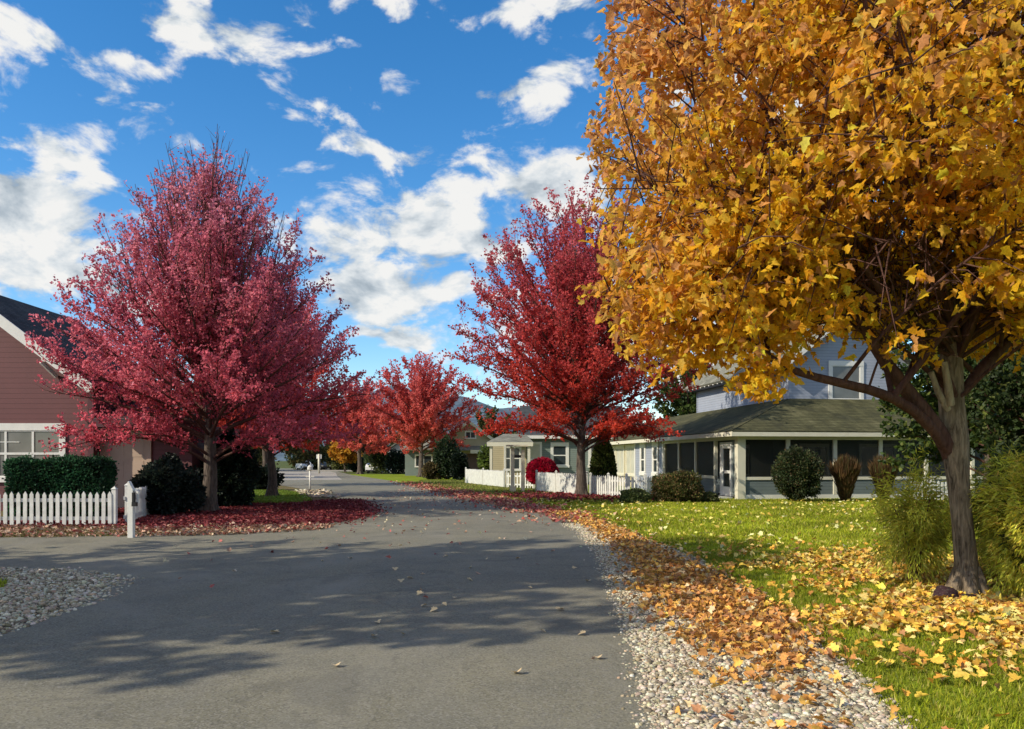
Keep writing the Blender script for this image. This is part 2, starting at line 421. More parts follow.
red_maple('small_tree', (-21.5, 103, 0), 3.9, 2.1, 1.2, .12, gcol((.62, .30, .03), (.7, .42, .05), (.5, .18, .03)),
          'small golden orange tree at the far bend of the street', 61, nsc=26, nsec=10, lpt=7, leaf=.26, group=None, zmax=.4, power=.5)

# ---- the big yellow maple
def px(x, y, D): return np.array([(x - 512) / F * D, D, EYE + (HZ - y) / F * D])
def yellow_maple():
    r = np.random.default_rng(5); D0 = 9.35
    root = empty('maple_tree', (5.32, D0, 0), 0, 'large golden yellow maple spreading over the leaf covered lawn', 'tree'); o = np.array([5.32, D0, 0])
    trunk = [px(968, 601, D0), px(966, 560, D0), px(963, 520, D0), px(960, 480, D0), px(957, 440, D0), px(955, 400, D0), px(957, 350, D0), px(960, 290, D0), px(950, 200, D0), px(938, 90, D0)]
    trunk = np.array(trunk) - o; trunk[:, 1] += [0, 0, .02, .04, .05, .08, .12, .2, .3, .3]; trunk[0, 2] = -.05
    # the lower stem is thicker above the shrub where the limbs merge
    lines = [(trunk, [.17, .128, .115, .122, .155, .14, .12, .10, .075, .05])]
    for k in range(6):
        a = k * 1.047 + .3; d = np.array([math.cos(a), math.sin(a), 0])
        lines.append((np.array([d * .32 + [0, 0, -.04], d * .18 + [0, 0, .06], d * .08 + [0, 0, .35]]), [.04, .07, .06]))
    tubes('trunk', lines, M['bark'], root, 16)
    limbs = []
    def limb(pp, r0, r1):
        P = np.array([px(a, b, c) for a, b, c in pp]) - o
        tt = np.linspace(0, 1, len(P)); t2_ = np.linspace(0, 1, 14)
        q = np.stack([np.interp(t2_, tt, P[:, i]) for i in range(3)], 1)
        q[1:-1] = (q[:-2] + q[1:-1] * 2 + q[2:]) / 4; q = wig(q, .012, r)
        rr_ = np.linspace(r0, r1, 14); rr_[0] *= .45; rr_[1] *= .8; limbs.append((q, rr_))
    limb([(962, 475, 9.48), (935, 428, 9.25), (900, 398, 8.9), (855, 384, 8.5), (805, 374, 8.2), (765, 352, 8.0), (720, 305, 7.8), (660, 230, 7.6)], .075, .014)
    limb([(963, 500, 9.50), (952, 450, 9.42), (930, 415, 9.2), (893, 372, 9.0), (868, 330, 8.9), (840, 262, 8.8), (800, 170, 8.7), (740, 50, 8.6)], .115, .02)
    limb([(957, 400, 9.35), (938, 362, 9.1), (905, 322, 8.8), (868, 268, 8.4), (820, 200, 8.0), (770, 120, 7.6)], .07, .014)
    limb([(957, 360, 9.4), (975, 310, 9.2), (1000, 230, 9.0), (1018, 120, 8.9), (1030, 0, 8.9)], .08, .02)
    limb([(957, 400, 9.4), (990, 360, 9.6), (1040, 320, 9.8), (1110, 240, 10), (1180, 150, 10)], .08, .02)
    limb([(957, 350, 9.45), (940, 280, 9.9), (905, 200, 10.3), (870, 110, 10.8), (850, 0, 11.2)], .075, .02)
    limb([(960, 330, 9.4), (985, 240, 9.1), (978, 150, 8.7), (990, 60, 8.4), (985, -40, 8.2)], .07, .02)
    limb([(955, 330, 9.3), (930, 270, 8.9), (905, 190, 8.4), (880, 90, 8.0), (860, -30, 7.6)], .07, .018)
    st = [(np.array([px(948, 410, 9.15), px(938, 392, 9.1), px(931, 372, 9.08)]) - o, [.04, .036, .03]), (np.array([px(950, 405, 9.12), px(948, 385, 9.05), px(944, 362, 9.03)]) - o, [.05, .042, .035])]
    tubes('cut_stub', st, M['barkpale'], root, 8)
    TP = []; TD = []; TL = []; twigs = []
    def lim_ok(p, slack=0):
        wx = p[0] + o[0]; wy = max(p[1] + o[1], 3); a_ = 512 + wx / wy * F; b_ = HZ - (p[2] - EYE) / wy * F
        return b_ < np.interp(a_, [560, 640, 720, 790, 830, 880, 930, 1030], [290, 352, 362, 348, 336, 338, 352, 366]) + slack and a_ > np.interp(b_, [0, 60, 90, 150, 230, 300, 340], [592, 582, 566, 580, 592, 590, 606]) - slack
    main_ends = [l[0][:12] for l in limbs]; main_r = [l[1][:12] for l in limbs]; t_r = np.array([.17, .128, .115, .122, .155, .14, .12, .10, .075, .05])[6:]
    cen = np.array([-.1, .05, 5.9])
    ex = [(630, 335, 8.4), (615, 290, 8.2), (625, 240, 8.6), (610, 200, 8.0), (660, 300, 7.8), (650, 250, 7.6), (690, 330, 8.0), (700, 280, 7.4), (720, 320, 7.6), (680, 220, 7.4), (640, 320, 9.4), (665, 340, 9.0), (700, 345, 8.8), (740, 300, 7.2), (735, 335, 8.2), (670, 270, 8.6), (615, 320, 8.9), (640, 205, 7.4), (720, 240, 7.0), (760, 330, 7.8), (600, 255, 8.6), (690, 305, 8.8)]
    nsc = 118 + len(ex)
    for i in range(nsc):
        # target on the crown shell
        cz = 1 - 2 * (min(i, 117) + .5) / 118; az = i * 2.39996 + r.normal(0, .2); sr = math.sqrt(1 - cz * cz)
        dirv = np.array([math.cos(az) * sr, math.sin(az) * sr, cz])
        lower = cz < 0
        if lower: h_ = math.hypot(dirv[0], dirv[1]); dirv[:2] *= (h_ ** .4) / max(h_, 1e-3)
        e = cen + dirv * np.array([4.3, 4.0, 3.1 if lower else 5.0]) * r.uniform(.8, 1.04)
        e[2] = max(e[2], 2.75)
        if i >= 118: e = px(*ex[i - 118]) - o + r.normal(0, .1, 3)
        for _ in range(40):
            if lim_ok(e, -6): break
            e[2] += .08; e[:2] *= .975
        # start on the nearest-ish limb or trunk
        w_ = r.integers(0, len(main_ends)) if r.random() < .55 else -1; src = main_ends[w_] if w_ >= 0 else trunk[6:]; sr_ = main_r[w_] if w_ >= 0 else t_r
        dd = np.linalg.norm(src - e, axis=1) + 1.2 * np.abs(src[:, 2] - (e[2] - 1.2))
        ii = int(np.argmin(dd + r.uniform(0, .8, len(dd)))); p0 = src[ii]
        p1 = p0 + (e - p0) * .5 + np.array([0, 0, .55 + .1 * np.linalg.norm(e - p0)])
        path = wig(bez(p0, p1, e, 10), .04, r); L = np.linalg.norm(e - p0)
        limbs.append((path, min(.009 + .0045 * L, sr_[ii] * .7) * (1 - np.linspace(0, 1, 10) * .85)))
        ns = int(8 + 6.0 * L)
        for j in range(ns):
            s = .15 + .85 * (j + r.uniform(0, 1)) / ns; k = min(int(s * 9), 8); f = s * 9 - k
            q = path[k] * (1 - f) + path[k + 1] * f; tg = path[k + 1] - path[k]; tg /= np.linalg.norm(tg) + 1e-6
            rv = r.normal(size=3); rv -= tg * rv.dot(tg); rv /= np.linalg.norm(rv)
            d = tg * .55 + rv * .85 + np.array([0, 0, .05]); d /= np.linalg.norm(d)
            l2 = r.uniform(.45, 1.05); e2 = q + d * l2 - np.array([0, 0, .12 * l2])
            if not lim_ok(e2, 4): continue
            twigs.append((np.array([q, (q + e2) / 2 + [0, 0, .05], e2]), [.010, .006, .003]))
            for m in range(4):
                ss = .35 + .65 * (m + .6) / 4; b = q + (e2 - q) * ss
                TP.append(b); TD.append(d * .5 + r.normal(0, .6, 3)); TL.append(r.uniform(.10, .24))
    # hanging spray below the crown on the street side
    for (a, b, c) in ((762, 378, 7.9), (755, 368, 7.9), (770, 366, 8.0), (700, 352, 8.1), (650, 350, 8.3), (905, 355, 8.6), (915, 366, 8.7)):
        for _ in range(9):
            TP.append(px(a, b, c) - o + r.normal(0, .09, 3)); TD.append(r.normal(0, 1, 3)); TL.append(.15)
    TP = np.array(TP); TD = np.array(TD); TL = np.array(TL)
    wx = TP[:, 0] + o[0]; wy = np.maximum(TP[:, 1] + o[1], 3); ppx = 512 + wx / wy * F
    lim = np.interp(ppx, [560, 640, 720, 790, 830, 880, 930, 1030], [290, 352, 362, 348, 336, 338, 352, 366]) + r.normal(0, 7, len(TP))
    ppy = HZ - (TP[:, 2] - EYE) / wy * F; lft = np.interp(ppy, [0, 60, 90, 150, 230, 300, 340], [592, 582, 566, 580, 592, 590, 606]) + r.normal(0, 7, len(TP))
    keep = (ppx > lft) & (TP[:, 2] > EYE + (HZ - lim) / F * wy) | (np.arange(len(TP)) >= len(TP) - 63); TP, TD, TL = TP[keep], TD[keep], TL[keep]
    # thin out at random spots so that the sky shows through
    thin = clumpnoise(TP, 4.2, 1.15) + r.normal(0, .35, len(TP)); keep = (thin > -.85) & (clumpnoise(TP, 9.1, .62) + r.normal(0, .2, len(TP)) > -.95); TP, TD, TL = TP[keep], TD[keep], TL[keep]
    cnt = r.poisson(6.5, len(TP)) + 2; idx = np.repeat(np.arange(len(TP)), cnt); n = len(idx)
    P = TP[idx] + TD[idx] * TL[idx][:, None] * r.uniform(0, 1, (n, 1)) + r.normal(0, .06, (n, 3))
    D = TD[idx] * .35 + r.normal(0, .5, (n, 3)) + np.array([0, 0, -.55])
    yel = np.array((.97, .57, .028)); org = np.array((.95, .43, .028)); brn = np.array((.68, .34, .11)); pnk = np.array((.72, .38, .24)); lem = np.array((.97, .66, .06))
    rel = P - cen
    # rusty pinkish leaves towards the upper left, lemon ones low and inside
    out = np.clip((-rel[:, 0] / 4.4 * .75 + rel[:, 2] / 4.5 * .55) - .15 + r.normal(0, .16, n) + .14 * clumpnoise(TP[idx], 2.7, .9), 0, 1)[:, None]
    k = np.clip(.45 + .33 * clumpnoise(TP[idx], 7.7, 1.25) + r.normal(0, .22, n), 0, 1)[:, None]
    c = yel * (1 - k) + org * k
    m = r.uniform(0, 1, n); c[m < .14] = lem; c[(m > .86)] = brn
    c = c * (1 - out) + (brn * .45 + pnk * .55) * out
    c = np.clip(c * (1 + r.normal(0, .17, (n, 1))), .004, .92)
    S = r.uniform(.065, .118, n)
    tubes('branches', limbs, M['twig'], root, 8)
    tubes('twigs', twigs, M['twig'], root, 4)
    an = np.stack([r.uniform(.5, 1.15, n), r.uniform(.75, 1.15, n), r.uniform(.3, 3.2, n) * r.choice([-1, 1], n)], 1)
    scatter('crown', MQ_V, MQ_F, P, frames(D), S, c, M['leaf'], root, aniso=an)
yellow_maple()

# ------------------------------------------------------------------ bushes
def bush(name, loc, rx, ry, rz_, n, leaf, cols, w, label, cat='shrub', group=None, shape='round', zc=None, mat=None, seed=1, lump=.16, stems=9, core=(.02, .035, .015), droop=0.0, tmpl=None, coremul=.8):
    r = np.random.default_rng(seed); root = empty(name, loc, r.uniform(0, 6) if shape != 'box' else 0, label, cat, group)
    zc = rz_ if zc is None else zc
    d = r.normal(size=(n, 3)); d /= np.linalg.norm(d, axis=1, keepdims=True)
    lum = 1 + lump * clumpnoise(d * 3.2, seed * 1.7, 1.0) * .6
    rad = (r.uniform(0, 1, n) ** .22) * lum
    if shape == 'box':
        q = r.uniform(-1, 1, (n, 3)); ax = r.choice(3, n, p=[.25, .35, .4]); sg = r.choice([-1, 1], n)
        inner = 1 - np.abs(r.normal(0, .035, n)); q[np.arange(n), ax] = sg * inner; nrm = np.zeros((n, 3)); nrm[np.arange(n), ax] = sg
        P = q * [rx, ry, rz_] + [0, 0, zc]; P += nrm * (.05 * clumpnoise(P * 2.2, seed, 1.5) + np.where(r.uniform(0, 1, n) < .04, r.uniform(0, .13, n), 0))[:, None]; D = nrm + r.normal(0, .5, (n, 3))
    elif shape == 'cone':
        h = r.uniform(0, 1, n); a = r.uniform(0, 6.283, n); prof = np.clip(np.minimum(1, .75 + h * 1.6) * (1 - h ** 3.2) ** .75, .04, 1)
        rr = prof * (r.uniform(0, 1, n) ** .2) * (1 + lump * .4 * clumpnoise(np.stack([np.cos(a) * 2, np.sin(a) * 2, h * 6], 1), seed, 1.))
        P = np.stack([np.cos(a) * rr * rx, np.sin(a) * rr * ry, h * 2 * rz_], 1); D = np.stack([np.cos(a), np.sin(a), np.full(n, 1.2)], 1) + r.normal(0, .4, (n, 3))
    elif shape == 'grass':
        a = r.uniform(0, 6.283, n); s = r.uniform(0, 1, n) ** .8; sp = r.uniform(.1, 1, n)
        P = np.stack([np.cos(a) * sp * rx * (.3 + .7 * s ** 1.4), np.sin(a) * sp * ry * (.3 + .7 * s ** 1.4), s * 2 * rz_ * (1 - .22 * sp ** 2)], 1)
        D = np.stack([np.cos(a) * sp * .4, np.sin(a) * sp * .4, np.ones(n)], 1) + r.normal(0, .12, (n, 3))
    else:
        P = d * rad[:, None] * [rx, ry, rz_] + [0, 0, zc]; D = d + r.normal(0, .6, (n, 3)) + [0, 0, -droop]
    ok = P[:, 2] > .02; P, D = P[ok], D[ok]; m = len(P)
    c = palette(m, cols, w, .2)
    k = np.clip(1 + .28 * clumpnoise(P * (1.6 / max(rx, .3)), seed, 1.6), .5, 1.5)[:, None]; c = np.clip(c * k, .002, .9)
    if shape == 'grass':
        tv = [(-.05, 0, 0), (.05, 0, 0), (0.02, 1, .06)]; tf = [(0, 1, 2)]
    else: tv, tf = tmpl or (RH_V, RH_F)
    S = leaf * r.uniform(.6, 1.4, m)
    ls = []
    for i in range(stems):
        a = i * 2.4; e = np.array([math.cos(a) * rx * .6, math.sin(a) * ry * .6, (zc + rz_ * .4)])
        ls.append((wig(bez(np.array([math.cos(a) * rx * .1, math.sin(a) * ry * .1, -.03]), e * [.3, .3, .6], e, 5), .02, r), np.linspace(.02, .006, 5)))
    if stems: tubes('stems', ls, M['twig'], root, 5)
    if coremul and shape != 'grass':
        # larger darker leaves fill the inside so nothing shows through
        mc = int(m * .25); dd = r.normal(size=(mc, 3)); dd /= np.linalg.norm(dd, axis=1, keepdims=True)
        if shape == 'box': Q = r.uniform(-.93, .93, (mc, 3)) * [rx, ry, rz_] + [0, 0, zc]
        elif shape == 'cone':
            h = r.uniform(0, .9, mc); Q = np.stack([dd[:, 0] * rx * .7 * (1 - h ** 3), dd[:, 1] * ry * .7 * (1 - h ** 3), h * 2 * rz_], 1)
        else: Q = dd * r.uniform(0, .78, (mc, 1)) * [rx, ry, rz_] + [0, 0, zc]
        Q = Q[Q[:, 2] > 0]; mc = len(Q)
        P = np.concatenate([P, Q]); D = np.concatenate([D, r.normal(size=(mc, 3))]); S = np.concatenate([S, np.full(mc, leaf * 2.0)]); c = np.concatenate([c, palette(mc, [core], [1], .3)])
    scatter('foliage', tv, tf, P, frames(D), S, c, mat or M['green'], root)
    return root
DG = [(.018, .05, .022), (.03, .075, .03), (.012, .03, .018)]
bush('clipped_hedge', (-12.0, 21.3, 0), 1.22, .42, .78, 26000, .07, [(.030, .10, .045), (.045, .13, .055), (.018, .05, .026)], [5, 3, 3], 'dark green clipped box hedge under the window of the maroon house', 'hedge', shape='box', seed=3, zc=.80, stems=0)
bush('dark_shrub', (-9.85, 22.7, 0), .78, .8, .72, 14000, .11, [(.016, .028, .022), (.028, .04, .03), (.04, .05, .035)], [5, 3, 1], 'spiky blackish green shrub between the fence end and the pinkish maple trunk', seed=4, lump=.5)
bush('dark_shrub', (-9.3, 26.5, 0), .85, .8, 1.2, 14000, .10, [(.014, .028, .018), (.03, .045, .02)], [5, 2], 'tall dark evergreen shrub directly behind the pinkish maple trunk', seed=5, lump=.3)
bush('evergreen_shrub', (-10.35, 29.5, 0), .7, .7, 1.15, 9000, .10, [(.05, .07, .02), (.09, .10, .03), (.03, .045, .02)], [5, 3, 3], 'olive green upright shrub right of the pinkish maple trunk', seed=6, lump=.3)
bush('dark_shrub', (-13.0, 42, 0), .8, .7, .62, 4000, .13, [(.015, .025, .018), (.03, .04, .02)], [5, 2], 'small blackish shrub at the far edge of the sunny grass patch', seed=7, lump=.3)
bush('burning_bush', (1.6, 42.6, 0), .92, .8, .72, 9000, .11, [(.42, .008, .035), (.30, .006, .03), (.5, .02, .05)], [5, 3, 2], 'round vivid crimson bush behind the white picket gate', zc=.95, seed=8, lump=.08, mat=M['leaf'])
bush('clipped_topiary', (4.15, 36.4, 0), .62, .6, 1.35, 12000, .08, [(.09, .12, .028), (.14, .16, .04), (.05, .08, .02)], [5, 3, 3], 'tall olive green clipped topiary cone behind the curved picket fence', shape='cone', seed=9, lump=.06, stems=0)
bush('round_shrub', (6.25, 30.3, 0), 1.0, .8, .62, 14000, .075, [(.10, .11, .03), (.16, .10, .045), (.06, .08, .02), (.2, .13, .05)], [5, 3, 3, 2], 'mounded green and russet shrub at the near end of the white fence', seed=10, lump=.25, zc=.5)
bush('low_shrub', (4.55, 29.6, 0), .62, .5, .3, 6000, .07, [(.13, .16, .05), (.2, .22, .08), (.07, .1, .03)], [5, 3, 3], 'low pale green mound beside the russet shrub', seed=11, lump=.2, zc=.22)
bush('low_shrub', (7.35, 30.2, 0), .5, .4, .22, 4000, .07, [(.08, .10, .03), (.12, .12, .05)], [5, 3], 'low dark green mound at the porch steps', seed=12, lump=.2, zc=.15)
bush('round_shrub', (10.85, 30.4, 0), .92, .8, .98, 15000, .075, [(.035, .055, .02), (.07, .085, .03), (.12, .09, .04)], [5, 3, 1], 'round dark green shrub before the corner screen of the porch', seed=13, lump=.2, zc=1.05)
for i, (x, la) in enumerate(((12.75, 'upright reddish brown ornamental grass near the round porch shrub'), (14.35, 'upright reddish brown ornamental grass closest to the yellow maple trunk'))):
    bush('ornamental_grass', (x, 30.6 + .3 * i, 0), .55, .5, .74, 7000, .34, [(.15, .085, .035), (.10, .055, .028), (.10, .10, .035)], [5, 3, 2], la, 'grass clump', 'ornamental grasses along the porch', shape='grass', seed=14 + i, stems=0)
# feathery yellow-green shrub around the maple trunk
SPR_V = [(0, 0, 0), (.09, .5, .03), (0, 1, -.05), (-.09, .5, .03)]
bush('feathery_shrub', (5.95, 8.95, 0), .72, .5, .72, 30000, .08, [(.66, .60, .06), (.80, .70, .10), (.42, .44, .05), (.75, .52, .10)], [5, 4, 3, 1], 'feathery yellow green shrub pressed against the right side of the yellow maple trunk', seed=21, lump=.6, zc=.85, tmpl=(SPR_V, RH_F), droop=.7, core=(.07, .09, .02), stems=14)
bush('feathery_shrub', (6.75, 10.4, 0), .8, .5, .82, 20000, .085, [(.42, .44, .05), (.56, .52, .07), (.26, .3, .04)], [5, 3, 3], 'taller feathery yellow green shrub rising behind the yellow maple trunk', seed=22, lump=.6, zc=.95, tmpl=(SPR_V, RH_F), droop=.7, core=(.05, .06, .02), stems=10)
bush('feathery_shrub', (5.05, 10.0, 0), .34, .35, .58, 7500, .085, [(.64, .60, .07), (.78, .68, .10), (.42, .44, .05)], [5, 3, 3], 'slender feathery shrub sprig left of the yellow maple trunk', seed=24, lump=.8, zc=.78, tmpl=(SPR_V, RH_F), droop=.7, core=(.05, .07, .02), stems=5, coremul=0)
# far shrubs
far = [
 (-5.4, 66, 1.0, 1.0, 1.75, 'tall dark green shrub beside the beige gabled house', (.03, .05, .02)),
 (-4.2, 64, .55, .6, 1.05, 'blackish green column shrub at the end of the white fence', (.012, .022, .012)),
 (-1.6, 57, .8, .8, 1.25, 'bright green shrub by the porch of the grey green house', (.10, .14, .03)),
 (-6.6, 66, .7, .7, .65, 'brownish low shrub in front of the tall dark green shrub', (.12, .09, .04)),
 (-13.2, 92, 1.3, 1.2, 1.4, 'dark shrub in front of the distant grey house', (.015, .03, .02)),
 (-10.6, 92, 1.0, 1.0, .9, 'blackish shrub at the corner of the distant grey house', (.015, .025, .015)),
 (-15.6, 94, 1.2, 1.1, 1.7, 'pale green shrub left of the distant grey house', (.10, .13, .04)),
 (-17.2, 99, 1.1, 1.0, 1.4, 'mid green shrub behind the white parked van', (.06, .09, .03)),
 (-20.2, 105, 1.3, 1.2, 1.0, 'low dark shrub beside the small golden tree', (.02, .035, .02)),
 (-9.5, 88, 1.0, 1.0, 1.2, 'dull green shrub behind the salmon red maple trunk', (.06, .08, .03)),
]
for i, (x, y, rx, ry, rz_, la, c) in enumerate(far):
    bush('round_shrub', (x, y, 0), rx, ry, rz_, 2600, .2, [c, tuple(k * 1.6 for k in c), tuple(k * .6 for k in c)], [5, 3, 3], la, seed=60 + i, lump=.25)
for i, (x, y, c, la) in enumerate([(-47, 124, (.07, .07, .03), 'olive bush mass at the far left behind the distant lawn'), (-40, 121, (.10, .08, .035), 'brownish bush behind the white parked car'), (-33.5, 134, (.04, .06, .025), 'dark green bush behind the two parked cars'), (-27, 128, (.09, .10, .03), 'yellowish bush beyond the thin pale pole'), (-21, 125, (.06, .08, .03), 'green bush beyond the small golden tree'), (-44, 96, (.03, .045, .02), 'dark bush at the left of the pale paving')]):
    bush('round_shrub', (x, y, 0), 3.8, 2, 1.9, 3500, .33, [c, tuple(k * 1.7 for k in c), tuple(k * .6 for k in c)], [5, 3, 3], la, seed=160 + i, lump=.35, zc=1.6)
# green trees
GA = gcol((.07, .11, .02), (.03, .055, .018), (.16, .19, .04))
GB = gcol((.045, .075, .02), (.025, .04, .015), (.10, .12, .03))
red_maple('green_tree', (14.6, 24.5, 0), 7.4, 3.3, 1.2, .2, GA, 'olive green tree just behind the yellow maple trunk', 71, nsc=44, nsec=16, lpt=9, leaf=.15, group='green trees on the lot beyond the lawn', leafmat=M['green'], zmax=.35, power=.5)
red_maple('green_tree', (17.4, 22.5, 0), 8.4, 3.9, .7, .2, GB, 'dark leaning green tree at the lot edge right of the yellow maple', 72, nsc=50, nsec=17, lpt=10, leaf=.15, group='green trees on the lot beyond the lawn', leafmat=M['green'], zmax=.4, power=.45)
red_maple('green_tree', (12.0, 16.8, 0), 4.4, 2.1, .5, .12, GB, 'shady dark green small tree directly behind the feathery shrub', 73, nsc=34, nsec=14, lpt=10, leaf=.12, group='green trees on the lot beyond the lawn', leafmat=M['green'], zmax=.45, power=.45)
red_maple('green_tree', (12.5, 56, 0), 8.8, 3.0, 1.5, .2, GA, 'green tree rising behind the annex of the porch house', 74, nsc=36, nsec=13, lpt=8, leaf=.2, group='green trees behind the houses', leafmat=M['green'], zmax=.4, power=.5)
TR = [(-30, 118, 8.5, 5), (-38, 112, 9.5, 5.5), (-24, 125, 7, 4.5), (-13, 118, 7.5, 4.2), (-46, 122, 10, 6), (-3, 112, 8.5, 4.8), (5, 84, 8.5, 4.5), (-34, 84, 7.5, 4.2), (-26, 70, 7, 3.6), (-18, 140, 8, 5), (9, 100, 10, 5)]
LB = ['broad olive', 'tall dusky green', 'low yellowish green', 'rounded olive', 'large dusky', 'bushy green', 'tall green', 'dense olive', 'compact dull green', 'distant pale green', 'far broad green']
LW = ['behind the parked cars', 'beyond the road bend', 'beside the far pale paving', 'behind the distant grey house', 'at the far left of the street', 'behind the beige gabled house', 'behind the grey green house', 'beyond the sunny grass patch', 'behind the maroon house shrubs', 'at the very end of the street', 'behind the tall deep red maple']
for i, (x, y, h, rr) in enumerate(TR):
    cf = gcol((.10, .11, .03), (.05, .07, .025), (.17, .13, .04)) if i % 3 else gcol((.14, .13, .04), (.07, .08, .03), (.22, .15, .04))
    red_maple('green_tree', (x, y, 0), h, rr, .8, .22, cf, LB[i] + ' tree ' + LW[i], 80 + i, nsc=26, nsec=11, lpt=5, leaf=.36, group='green trees behind the houses', leafmat=M['green'], zmax=.4, power=.45)

# ------------------------------------------------------------------ ground sheets
def sheet(name, pts, z, mat, kind='structure', label=None, cat=None):
    me = bpy.data.meshes.new(name); me.from_pydata([(x, y, z) for x, y in pts], [], [tuple(range(len(pts)))]); me.materials.append(mat)
    o = bpy.data.objects.new(name, me); C.objects.link(o); o['kind'] = kind; return o
m_far = m_ground('rough_ground', [(.3, (.055, .075, .02)), (.5, (.09, .11, .03)), (.7, (.14, .13, .05))], .15, 8)
m_lawn = m_ground('lawn_soil_and_thatch', [(.3, (.14, .19, .015)), (.5, (.20, .26, .02)), (.72, (.28, .32, .045))], .5, 45)
m_verge = m_ground('dry_verge', [(.3, (.09, .09, .03)), (.5, (.16, .13, .055)), (.7, (.22, .16, .085))], 1.1, 30)
m_grit = m_ground('gravel_fines', [(.3, (.10, .085, .06)), (.5, (.18, .155, .11)), (.7, (.28, .24, .18))], 2.5, 40, .9)
G = [(-1500, -200), (1500, -200), (1500, 3000), (-1500, 3000)]
sheet('ground', G, 0, m_far)
LB_ = [(2.2, -2), (2.3, 3), (2.34, 4.76), (2.58, 6.1), (2.75, 8.5), (3.0, 12.8), (2.76, 16), (2.34, 21.3), (1.3, 27), (-.2, 33), (-2.5, 40), (-5, 48), (-9, 60), (-15, 75)]
RE = [(.95, -2), (.87, 4.8), (1.07, 6.7), (1.23, 9.1), (1.48, 13.5), (1.52, 18), (.95, 23), (-.4, 28), (-2.1, 34), (-5.2, 46), (-9.2, 61), (-17, 85), (-24, 110), (-30, 150)]
LE = [(-60, 150), (-48, 112), (-31, 85), (-21, 62), (-14.4, 50), (-10.2, 41), (-7.2, 33), (-5.4, 26.5), (-4.7, 21), (-5.0, 18.2), (-6.5, 17.0), (-10, 16.4), (-40, 16.0), (-40, 11.6), (-9, 11.7), (-6.6, 11.4), (-5.3, 10.5), (-4.85, 9), (-4.7, 7.4), (-4.75, 5), (-5, -2)]
sheet('lawn', LB_ + [(-20, 90), (60, 90), (60, -2)], .006, m_lawn)
sheet('gravel_verge', RE[:9] + [(-2.5, 40)] + LB_[:10][::-1], .010, m_grit)
sheet('road', RE + LE, .016, M['asphalt'])
sheet('far_pavement', [(-21.3, 62.5), (-13.6, 64), (-17.5, 80), (-22, 100), (-25, 110), (-47, 111), (-31.2, 85)], .021, m_ground('pale_paving', [(.3, (.28, .26, .22)), (.5, (.36, .33, .29)), (.7, (.43, .40, .35))], .7, 8, .2))  # paler sheet laid over the far stretch of road
sheet('left_gravel_bed', [(-4.9, -2), (-4.65, 5), (-4.6, 7.4), (-4.75, 9), (-5.2, 10.7), (-6.6, 11.6), (-9, 11.9), (-30, 11.8), (-30, -2)], .008, m_grit)
sheet('verge', [(-60, 15.8), (-10, 16.2), (-6.3, 16.8), (-4.9, 18), (-4.6, 21), (-5.3, 26.6), (-7.1, 33), (-10.0, 41), (-14, 50), (-20, 60), (-60, 60)], .008, m_verge)
m_grasspatch = m_ground('sunny_grass', [(.3, (.10, .16, .02)), (.5, (.15, .22, .03)), (.7, (.2, .27, .04))], .8, 30)
sheet('grass_patch', [(-30, 28), (-7.2, 29.2), (-8.0, 32), (-9.6, 37), (-12, 42), (-30, 42)], .013, m_grasspatch)
sheet('gravel_pad', [(-11.2, 41.5), (-9.5, 41.8), (-8.0, 36), (-7.2, 33.8), (-8.8, 33.8), (-9.8, 37)], .020, m_grit)
sheet('left_lawn_corner', [(-30, 9.2), (-6.9, 9.3), (-6.3, 9.9), (-6.6, 10.5), (-8.5, 10.8), (-30, 11)], .014, m_lawn)

# grey blue hills at the end of the valley
def hills():
    nx, ny = 160, 14; V = []
    for j in range(ny):
        for i in range(nx):
            x = -1500 + 3000 * i / (nx - 1); y = 1150 + j * 90
            a = 150 * math.exp(-((x + 190) / 330) ** 2) + 60 * math.exp(-((x + 900) / 400) ** 2) + 45 * math.exp(-((x - 700) / 500) ** 2) + 12 * math.sin(x / 70) + 7 * math.sin(x / 23 + j)
            V.append((x, y, a * math.sin(min(1, (j + .0) / 7) * math.pi / 2) * (1.0 if j < 8 else 1.0 - (j - 8) * .15)))
    q = []
    for j in range(ny - 1):
        for i in range(nx - 1): a = j * nx + i; q += [a, a + 1, a + nx + 1, a + nx]
    n = len(q) // 4
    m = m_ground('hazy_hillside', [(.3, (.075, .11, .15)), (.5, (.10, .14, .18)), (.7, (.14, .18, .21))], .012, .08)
    o = np_mesh('hills', V, q, np.arange(n) * 4, np.full(n, 4), m, None, None, True); o['kind'] = 'structure'
hills()

# ------------------------------------------------------------------ scattered ground stuff
def inpoly(x, y, poly):
    ins = np.zeros(len(x), bool); n = len(poly); j = n - 1
    for i in range(n):
        xi, yi = poly[i]; xj, yj = poly[j]
        c = ((yi > y) != (yj > y)) & (x < (xj - xi) * (y - yi) / (yj - yi + 1e-12) + xi); ins ^= c; j = i
    return ins
def rxx(y, edge): e = np.array(sorted(edge, key=lambda p: p[1])); return np.interp(y, e[:, 1], e[:, 0])
def upR(n, tilt=.35):
    # frame with z mostly up: axis y random horizontal
    a = rng.uniform(0, 6.283, n); d = np.stack([np.cos(a), np.sin(a), rng.normal(0, tilt, n)], 1); return frames(d, np.tile([[0., 0, 1]], (n, 1)) + rng.normal(0, tilt, (n, 3)))
